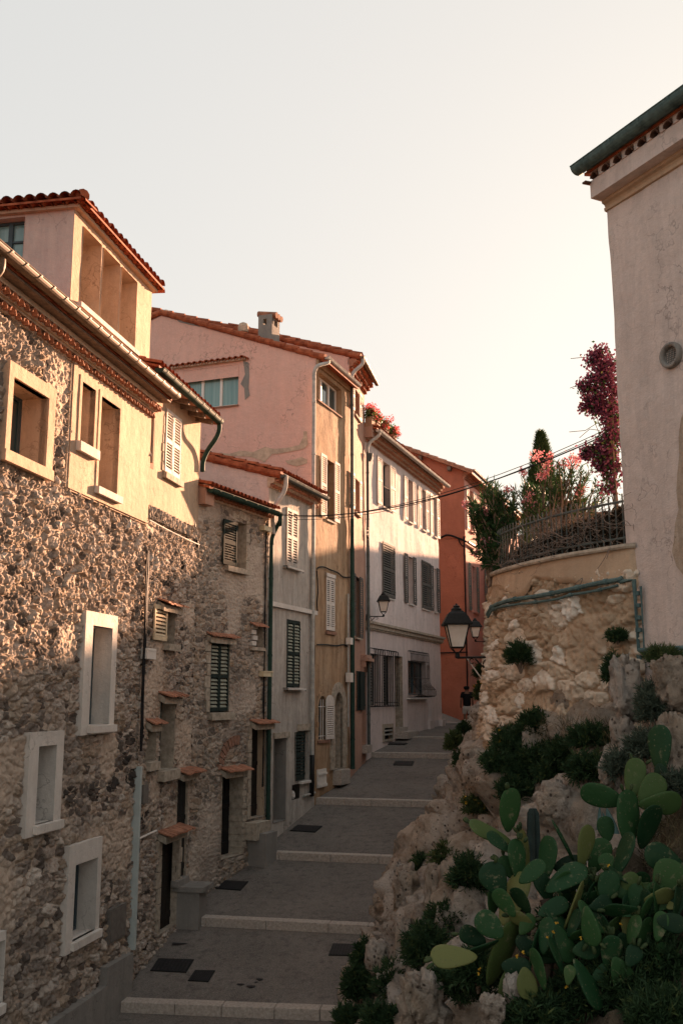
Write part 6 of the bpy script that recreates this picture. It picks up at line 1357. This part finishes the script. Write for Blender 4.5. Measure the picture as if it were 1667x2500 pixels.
def agave():
    c = at(q(13,1050,700), 11.75); T = thing('agave', c, 'blue green agave blades rising behind the middle cactus pads', 'agave'); 
    for (x0, y0, x1, y1, w) in ((1040,715,1042,560,18),(1130,740,1085,570,34),(1100,740,1060,600,22)):
        m = MB(); A = at(q(13,x0,y0), 11.75); B = at(q(13,x1,y1), 11.8); s = 11.75/FL/2.583*w; P = np.array([[A.lerp(B,t)+Vector((s*(1-t**2)*e*1.0, -abs(e)*s*.4*(1-t)+.0+ (0 if k == 0 else .02), 0)) for e, k in ((-1,0),(-.5,0),(0,0),(.5,0),(1,0),(.5,1),(0,1),(-.5,1),(-1,0))] for t in np.linspace(0,.995,9)]); m.grid(P); m.build('leaf_blade', MAT['agave'], T, True)
    T2 = thing('column_cactus', at(q(13,625,960), 11.9), 'thin dark upright cactus column left of the pitted boulder', 'cactus'); m = MB(); A = at(q(13,628,980), 11.9); B = at(q(13,622,580), 12.1)
    nn = 12; b0 = len(m.v)
    for t in np.linspace(0,1,14):
        p = A.lerp(B,t); rr = .095*(1-.25*t)*(.6 if t == 1 else 1)
        for k in range(nn): w = 2*math.pi*k/nn; f = rr*(1 if k % 2 else .68); m.v.append((p.x+f*math.cos(w), p.y+f*math.sin(w), p.z))
    for j in range(13):
        for k in range(nn): m.f.append((b0+j*nn+k, b0+j*nn+(k+1)%nn, b0+(j+1)*nn+(k+1)%nn, b0+(j+1)*nn+k))
    m.f.append(tuple(b0+13*nn+k for k in range(nn))); m.build('stem', MAT['sh_green'], T2)
agave()

# ------------------------------------------------------------------ garden on the terrace: oleanders, cypress, bougainvillea, railing, dry vine
def flowerhead(m, c, r, n=70, size=.05):
    d = unit(RS.normal(size=(n,3))); b = np.array(c)+d*r*(.5+.5*RS.rand(n,1)); leaves(m, b, d+RS.normal(size=(n,3))*.7, size, size*.9, bend=.3)
def oleander(base, tips, label, Y, nleaf=26, flowers=(), L=.17, W=.028, dens=1):
    B = at(base, Y); B.z = 2.05; T = thing('oleander', B, label, 'oleander', 'oleanders on the garden terrace'); m = MB(); st = MB()
    for (p, yy) in tips:
        E = at(p, yy); mid = B.lerp(E, .55)+Vector((random.uniform(-.15,.15), random.uniform(-.15,.15), .15)); P = spline([B+Vector((random.uniform(-.2,.2),random.uniform(-.2,.2),0)), mid, E], 6); st.tube(P, [.016]*6+[.012]*4+[.008]*(len(P)-10), 5)
        d = np.array((P[-1]-P[-4]).normalized()); n = int(nleaf*dens)
        t = RS.rand(n)**.7; b = np.array([P[-1]*tt+P[max(0,len(P)-6)]*(1-tt) for tt in t]); ld = d*.75+unit(RS.normal(size=(n,3)))*.8+np.array([0,0,.15]); leaves(m, b, ld, L*(.7+.5*RS.rand(n)), W, RS.rand(n)*.85+.05, .2)
    st.build('stem', MAT['wood'], T); m.build('foliage', MAT['ole'], T)
    for (p, yy, r) in flowers:
        c = at(p, yy)
        for _ in range(4): f = MB(); flowerhead(f, c+Vector((random.uniform(-r,r),random.uniform(-r,r),random.uniform(-r,r)))*.55, r*.5, 20, .042); f.build('flower_head', MAT['flower'], T)
def scat(pts, n, jx, jy, Y, jY=.5): return [((x+random.uniform(-jx,jx), y+random.uniform(-jy,jy)), Y+random.uniform(-jY,jY)) for (x, y) in [random.choice(pts) for _ in range(n)]]
g9 = lambda L_: [q(9, *p) for p in L_]
oleander(q(9,330,1350), scat(g9([(200,1060),(260,1000),(330,1010),(160,1150),(220,1180),(300,1120),(380,1060),(420,1140),(180,1230),(260,1260),(350,1200),(430,1230),(240,980),(300,1300),(130,1110)]), 95, 16, 16, 19.2, .45), 'dark green oleander leaning out over the left end of the round wall', 19.3, 30,
         [(q(9,75,1110),19.2,.13),(q(9,380,990),19.2,.10),(q(9,205,1150),19.0,.10),(q(9,480,872),19.4,.10),(q(9,232,1362),18.7,.16),(q(9,150,1432),18.7,.07)])
oleander(q(9,300,1480), scat(g9([(200,1400),(250,1450),(170,1440),(290,1400),(330,1480),(220,1500),(280,1520),(190,1330),(320,1330)]), 40, 14, 14, 18.6, .2), 'thin reddish oleander spilling over the left corner of the coping', 18.7, 18)
oleander(q(9,660,1250), scat(g9([(500,1000),(560,940),(470,920),(620,820),(700,790),(760,820),(840,860),(900,880),(780,900),(860,940),(920,960),(700,900),(640,1000),(740,980),(820,1000),(900,1030),(980,980),(560,1080),(680,1080),(880,1100),(960,1080),(1020,1000),(430,1000),(550,1150),(780,1090)]), 105, 16, 16, 18.3, .5), 'airy oleander full of pink flowers in front of the small cypress', 18.2, 27,
         [(q(9,565,755),18.3,.18),(q(9,645,768),18.3,.12),(q(9,640,860),18.0,.17),(q(9,600,918),18.0,.14),(q(9,532,1062),18.0,.18),(q(9,800,800),18.2,.24),(q(9,845,790),18.3,.14),(q(9,885,1018),18.0,.17),(q(9,780,830),18.2,.15)], L=.15, W=.022)
def cypress():
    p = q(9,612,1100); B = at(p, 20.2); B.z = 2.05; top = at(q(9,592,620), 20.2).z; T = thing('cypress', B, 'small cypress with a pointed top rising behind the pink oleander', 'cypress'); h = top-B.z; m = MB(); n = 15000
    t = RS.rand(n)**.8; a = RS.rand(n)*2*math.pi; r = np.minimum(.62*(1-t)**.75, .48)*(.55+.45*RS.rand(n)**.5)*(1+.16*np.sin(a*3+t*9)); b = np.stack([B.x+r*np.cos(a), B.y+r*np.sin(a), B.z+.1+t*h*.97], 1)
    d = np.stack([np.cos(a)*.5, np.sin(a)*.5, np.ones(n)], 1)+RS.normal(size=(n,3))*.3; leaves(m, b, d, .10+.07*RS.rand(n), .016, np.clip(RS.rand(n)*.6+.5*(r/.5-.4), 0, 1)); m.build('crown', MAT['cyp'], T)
    m = MB(); m.tube([B, B+Vector((0,0,h*.5)), B+Vector((0,0,h*.9))], [.06,.04,.01], 8); m.build('trunk', MAT['wood'], T)
cypress()
def bougainvillea():
    B = at(q(9,1120,1250), 16.2); B.z = 2.05; T = thing('bougainvillea', B, 'tall magenta bougainvillea climbing beside the corner of the white house', 'bougainvillea')
    blobs = [(1000,70,55,16.6),(960,110,45,16.6),(1060,140,60,16.4),(1000,190,50,16.5),(1080,220,60,16.3),(960,270,60,16.6),(1030,290,75,16.4),(900,300,45,16.6),(1090,340,70,16.3),(980,370,60,16.5),(1050,400,65,16.4),(920,420,45,16.6),(1000,460,60,16.5),(1080,480,60,16.3),(1060,540,50,16.4),
             (1090,620,50,16.3),(1030,690,55,16.5),(980,740,60,16.6),(920,740,35,16.7),(1080,720,60,16.3),(1040,790,60,16.4),(1090,830,50,16.3),(1010,820,35,16.5),(1080,900,55,16.3),(1070,980,55,16.3)]
    m = MB(); g = MB(); st = MB()
    for (x, y, r, Y) in blobs:
        c = at(q(9,x,y), Y); rr = r/2.8*Y/FL*1.3; ns = 24 if y < 860 else 10
        for _ in range(ns):
            d = unit(RS.normal(size=3)); s = np.array(c)+d*rr*(.35+.65*random.random()); k = 12; bb = s+RS.normal(size=(k,3))*.045; leaves(m, bb, RS.normal(size=(k,3)), .055, .05, np.clip(RS.rand(k)*.6+.4*random.random(), 0, 1), .3)
        k = 45 if y < 600 else 90; leaves(g, np.array(c)+RS.normal(size=(k,3))*rr*.5, RS.normal(size=(k,3)), .07, .04)
        st.tube(spline([B, Vector((B.x, B.y, (B.z+c.z)/2)), c], 4), .006, 5)
    for pts in ([(930,88),(880,90),(800,98)],[(860,290),(820,290),(795,300)],[(1000,480),(930,490),(900,490)],[(980,540),(900,590),(790,600)],[(1000,590),(930,580),(860,640)],[(930,860),(980,880),(1040,850)]):
        st.tube([at(q(9,*p), 16.7) for p in pts], .006, 5)
    m.build('bracts', MAT['boug'], T); g.build('foliage', MAT['ole'], T); st.build('stem', MAT['wood'], T)
bougainvillea()
U0 = whit(q(9,330,1545), 0)[0]; U1 = WS[-1]
def railing():
    T = thing('railing', wP((U0+U1)/2, ZCOP+.04, -.1, 0), 'grey iron railing curving along the coping of the round wall', 'railing'); m = MB()
    us = np.arange(U0-.6, U1, .1)
    for z in (ZCOP+.16, ZCOP+.74): m.tube([wP(u, z, -.1, 0) for u in us], .02, 6)
    m.build('rail', MAT['zinc_dark'], T); u = U0-.6
    while u < U1:
        mm = MB(); mm.tube([wP(u, ZCOP+.04, -.1, 0), wP(u, ZCOP+.86, -.1, 0)], .013, 6); mm.build('picket', MAT['zinc_dark'], T); u += .135
railing()
def dryvine():
    T = thing('dry_vine', wP((U0+U1)/2, ZCOP+.04, -.15, 0), 'tangle of bare grey vine stems and dead leaves over the railing', 'vine'); m = MB()
    for k in range(260):
        u = U0 + (U1-U0)*random.random()**.75 - .3; z = ZCOP+.05+random.random()*.75*(.45+.55*(u-U0)/(U1-U0)); P = []; du = random.uniform(-.35,.35); dz = random.uniform(-.12,.16); o = random.uniform(-.35,.14)
        for s in range(7): P.append(wP(min(u, U1-.02), max(z, ZCOP-.25), o, 0)); u += du*.45+random.uniform(-.10,.10); z += dz*.5+random.uniform(-.09,.09); o = max(-.4, min(.16, o+random.uniform(-.08,.08)))
        m.tube(spline(P, 3), random.uniform(.0025,.0055), 4)
    for pts in ([(1060,1400),(1040,1450),(1010,1500),(985,1535)],[(1070,1390),(1055,1440),(1045,1470)],[(480,1520),(430,1500),(400,1440),(440,1400)],[(860,1660),(880,1600),(830,1640)]):
        m.tube(spline([wP(*whit(q(9,*p), .12), .12) for p in pts], 4), .007, 4)
    m.build('stem', MAT['twig'], T); m = MB(); n = 16000; uu = U0-.2+(U1-U0+.1)*RS.rand(n); hh = (.35+.55*(uu-U0)/(U1-U0)); b = np.array([wP(min(u, U1-.02), ZCOP+.03+.78*h*random.random(), -.12-.35*random.random(), 0) for u, h in zip(uu, hh)])
    leaves(m, b, RS.normal(size=(n,3)), .07, .035); m.build('dead_leaves', MAT['deadleaf'], T)
MAT['deadleaf'] = M_leaf('dead vine leaves', (.022,.022,.016), (.05,.042,.03), (.10,.075,.05))
dryvine()
# geraniums on the roof edge of the white front
def planter(p, w, h, label, Y):
    Y = 35; u_ = F7.hit(p, .2)[0]; c = F7.P(u_, ZG7+.22, .16); s = c.y/FL; T = thing('flower_pot', c, label, 'flower pot', 'geranium pots on the white front roof'); m = MB(); d = F7.d; n = F7.n; wd = w*s*.5; hh = .26
    m.hexa([c+d*(a*wd*(.85 if z == 0 else 1))+n*(b*.13)+Vector((0,0,z)) for z in (-.1, hh) for (a, b) in ((-1,-1),(1,-1),(1,1),(-1,1))]); m.hexa([c+d*(a*wd*1.06)+n*(b*.155)+Vector((0,0,z)) for z in (hh, hh+.04) for (a, b) in ((-1,-1),(1,-1),(1,1),(-1,1))]); m.build('pot', MAT['pot'], T)
    k = 700; ax = np.array(d)*wd*1.15; b = np.array(c)+np.array([0,0,hh+.05])+RS.normal(size=(k,1))*.5*ax+RS.normal(size=(k,3))*np.array([.1,.1,.10])+np.array([0,0,.14]); m = MB(); leaves(m, b, RS.normal(size=(k,3))+np.array([0,0,.5]), .07, .06); m.build('foliage', MAT['gera_leaf'], T)
    for _ in range(24):
        m = MB(); e = c+d*random.uniform(-1.2,1.2)*wd+n*random.uniform(-.18,.3)+Vector((0,0,hh+.05+random.random()*h*s*.85)); flowerhead(m, e, .075, 22, .05); m.build('flower_head', MAT['gera'], T)
planter(q(6,520,560), 26, 40, 'nearest geranium trough on the roof edge with much green foliage', 35.6); planter(q(6,560,585), 24, 34, 'second geranium trough on the roof edge partly hidden by the first', 36.4)
planter(q(6,625,640), 26, 40, 'geranium trough with the largest coral red heads on the roof edge', 37.3); planter(q(6,685,675), 24, 26, 'farthest geranium trough on the roof edge with dark red flowers', 38.4)

# ------------------------------------------------------------------ lanterns at right, cables, person
loc = at(q(7,1180,952), 18.9); u_, z_ = whit(q(7,1404,965), .0); wl = wP(u_, loc.z, .0); lantern(loc, 'wall_lantern', 'largest black lantern hanging from the corner of the round wall', Vector((wl.x-loc.x+.05, wl.y-loc.y, 0)), 1.0)
m = MB(); m.tube([loc+Vector((.18,0,-.03)), loc+Vector((.46,.05,-.42))], .012, 6); o = m.build('strut', MAT['box_white'], bpy.data.objects['wall_lantern.001'])
l3 = at(q(7,1318,832), 37.0); lantern(l3, 'wall_lantern', 'small black lantern seen behind the largest one', Vector((1.15,.3,0)), .86)
a = at((676,1256), 26.4); b = at((1500,1052), 16.6); cablerun('overhead_cable', sag(a, b, .50), .013, 'thickest black cable spanning the street from the grey house eaves to the bougainvillea', 'cable', 'cables over the street', False)
a = at((716,1262), 27.0); b = at((1493,1042), 16.8); cablerun('overhead_cable', sag(a, b, .42), .007, 'upper one of the two thin cables running side by side over the street', 'cable', 'cables over the street', False)
b = at((1493,1049), 16.8); cablerun('overhead_cable', sag(a-Vector((0,0,.07)), b, .44), .007, 'lower one of the two thin cables running side by side over the street', 'cable', 'cables over the street', False)
def skin(name, joints, edges, radii, mat, parent, sub=2, root=0):
    me = bpy.data.meshes.new(name); O = ORIG[parent.name]; me.from_pydata([tuple(Vector(j)) for j in joints], edges, []); me.materials.append(MAT[mat]); o = bpy.data.objects.new(name, me); COL.objects.link(o); o.parent = parent
    sm = o.modifiers.new('skin', 'SKIN'); sm.use_smooth_shade = True; dat = me.skin_vertices[0].data
    for i, r in enumerate(radii): dat[i].radius = (r, r) if not isinstance(r, tuple) else r; dat[i].use_root = (i == root)
    s = o.modifiers.new('sub', 'SUBSURF'); s.levels = sub; s.render_levels = sub; ORIG[o.name] = O; return o
def person():
    Y = 43.6; f = at((1141,1778), Y); f.z = -1.23; T = thing('person', f, 'person in a dark cap, black shirt and pale grey shorts walking away up the street', 'person')
    k = 1.74/1.75; J = [(0,0,.93),(0,0,1.08),(0,.01,1.25),(0,.02,1.42),(0,.03,1.50),(0,.05,1.58),(0,.06,1.70),
        (-.10,0,.88),(-.105,.05,.50),(-.11,.0,.10),(-.115,.12,.035), (.10,0,.88),(.11,-.02,.50),(.115,-.16,.12),(.12,-.07,.035),
        (-.19,.02,1.41),(-.25,-.02,1.13),(-.265,.06,.88),(-.26,.10,.79), (.19,.02,1.41),(.25,.05,1.13),(.27,.14,.90),(.265,.19,.82)]
    E = [(0,1),(1,2),(2,3),(3,4),(4,5),(5,6),(0,7),(7,8),(8,9),(9,10),(0,11),(11,12),(12,13),(13,14),(3,15),(15,16),(16,17),(17,18),(3,19),(19,20),(20,21),(21,22)]
    Rr = [(.15,.11),(.14,.10),(.16,.11),(.15,.10),.055,.085,.10, .095,.062,.042,(.04,.04), .095,.062,.042,(.04,.04), .065,.045,.035,.035, .065,.045,.035,.035]
    skin('body', J, E, Rr, 'skin', T)
    skin('shirt', [(0,0,.80),(0,0,1.02),(0,.01,1.25),(0,.02,1.42),(0,.03,1.48),(-.19,.02,1.41),(-.24,-.01,1.20),(.19,.02,1.41),(.24,.04,1.20)], [(0,1),(1,2),(2,3),(3,4),(3,5),(5,6),(3,7),(7,8)], [(.20,.15),(.18,.14),(.19,.14),(.175,.125),.08,.08,.072,.08,.072], 'cloth_black', T)
    skin('shorts', [(0,0,.94),(0,0,.86),(-.105,.01,.74),(-.11,.04,.52),(.105,.0,.74),(.115,-.02,.52)], [(0,1),(1,2),(2,3),(1,4),(4,5)], [(.172,.125),(.16,.125),.115,.098,.115,.098], 'cloth_grey', T)
    skin('cap', [(0,.05,1.55),(0,.055,1.64),(0,.055,1.74)], [(0,1),(1,2)], [.10,.14,.14], 'cloth_black', T)
    for s, y in ((-.115,.07),(.12,-.11)): skin('shoe', [(s,y-.08,.045),(s,y+.02,.05),(s,y+.13,.035)], [(0,1),(1,2)], [.05,.052,.042], 'cloth_black', T, 1)
    for s, ya, yb in ((-.11,.0,.02),(.115,-.16,-.13)): skin('sock', [(s,ya,.10),(s,(ya+yb)/2+.01,.30)], [(0,1)], [.05,.058], 'cloth_black', T, 1)
person()

# ------------------------------------------------------------------ unseen neighbours added and sized to throw the evening shadow on the fronts
def shadow_house(x0, y0, x1, y1, top, label, mat):
    F = Fac(x1, y1, x0, y0); H = thing('house', F.P(F.L/2, 1.5), label, 'house', 'unseen shadow houses on the right side of the street'); hs = []
    for k in range(2): u = F.L*(.22+.42*k); hs.append((u, u+.9, top-2.3, top-.9))
    wall(F, 0, F.L, 0, top, hs, .5, 'wall', MAT[mat], H, plaster_disp(91, .01))
    for h in hs:
        w = window(H, F, h, mat, .2, 'darkframe', 'glass', 1); shutter(F, w, (h[0]-.5, h[0]-.02, h[2], h[3]), .04, 'sh_grey'); shutter(F, w, (h[1]+.02, h[1]+.5, h[2], h[3]), .04, 'sh_grey'); sill(F, w, h[0]-.1, h[1]+.1, h[2], 'pl_pale')
    backs(H, F, mat, 0, top, 6); genoise(H, F, 0, F.L, top+.02, 1); tile_roof(H, F, 0, F.L, top+.06, .25, 3.2, .25, 'tile_old'); m = MB()
    m.hexa([F.P(u, z, o) for z in (top-.1, top+.1) for u, o in ((0,-2.9),(F.L,-2.9),(F.L,-6),(0,-6))]); m.build('roof', MAT['tile_old'], H); m = MB(); m.quad(F.P(0,top,-2.9), F.P(F.L,top,-2.9), F.P(F.L,top+.8,-2.9), F.P(0,top+.8,-2.9)); m.build('parapet', MAT[mat], H)
shadow_house(6.1, 28.5, 6.9, 36, 2.9, 'low unseen house added for its shadow behind the oleanders on the terrace beside the round wall', 'pl_rose')
shadow_house(7.0, 36.3, 7.6, 41.3, 4.0, 'middle house of the row added for its shadow, hidden behind the terrace plants', 'pl_gold')
shadow_house(7.7, 41.6, 8.9, 48, 6.6, 'tallest house of the row added for its shadow, hidden behind the terrace plants', 'pl_white')
SUN_AZ, SUN_EL = 30.0, 13.0
# ------------------------------------------------------------------ light, sky, camera
shadow_house(9.1, 48.4, 12.8, 65, 8.8, 'long unseen house added for its shadow at the far end of the row behind the terrace plants', 'pl_rose')  # added to keep the low sun off the white front
def light():
    w = bpy.data.worlds.new('World'); sc.world = w; w.use_nodes = True; nt = w.node_tree; bg = nt.nodes['Background']
    s = nt.nodes.new('ShaderNodeTexSky'); s.sky_type = 'NISHITA'; s.sun_disc = False; s.sun_elevation = R(SUN_EL); s.sun_rotation = R(SUN_AZ); s.air_density = 1.0; s.dust_density = 2.2; s.ozone_density = 1.0; s.altitude = 20
    hs = nt.nodes.new('ShaderNodeHueSaturation'); hs.inputs['Saturation'].default_value = 1.0; gm = nt.nodes.new('ShaderNodeGamma'); gm.inputs['Gamma'].default_value = .17; nt.links.new(s.outputs[0], gm.inputs['Color']); nt.links.new(gm.outputs[0], hs.inputs['Color'])
    mx = nt.nodes.new('ShaderNodeMix'); mx.data_type = 'RGBA'; mx.blend_type = 'MULTIPLY'; mx.inputs[0].default_value = 1; mx.inputs[7].default_value = (1.30,1.235,1.14,1); nt.links.new(hs.outputs[0], mx.inputs[6])
    nt.links.new(mx.outputs[2], bg.inputs['Color']); bg.inputs['Strength'].default_value = .10
    l = bpy.data.lights.new('sun', 'SUN'); l.energy = 5.0; l.angle = R(.9); l.color = (1.0,.57,.34); o = bpy.data.objects.new('sun', l); COL.objects.link(o)
    d = -Vector((math.sin(R(SUN_AZ))*math.cos(R(SUN_EL)), math.cos(R(SUN_AZ))*math.cos(R(SUN_EL)), math.sin(R(SUN_EL)))); o.rotation_euler = d.to_track_quat('-Z','Y').to_euler()
    c = bpy.data.cameras.new('camera'); c.sensor_fit = 'HORIZONTAL'; c.sensor_width = 24; c.lens = FL/1667*24; c.clip_end = 3000; c.clip_start = .05
    o = bpy.data.objects.new('camera', c); COL.objects.link(o); o.rotation_euler = (math.pi/2+PITCH, 0, 0); sc.camera = o
    v = sc.view_settings; v.view_transform = 'Standard'; v.look = 'None'; v.gamma = 1; v.exposure = 2.44
light()
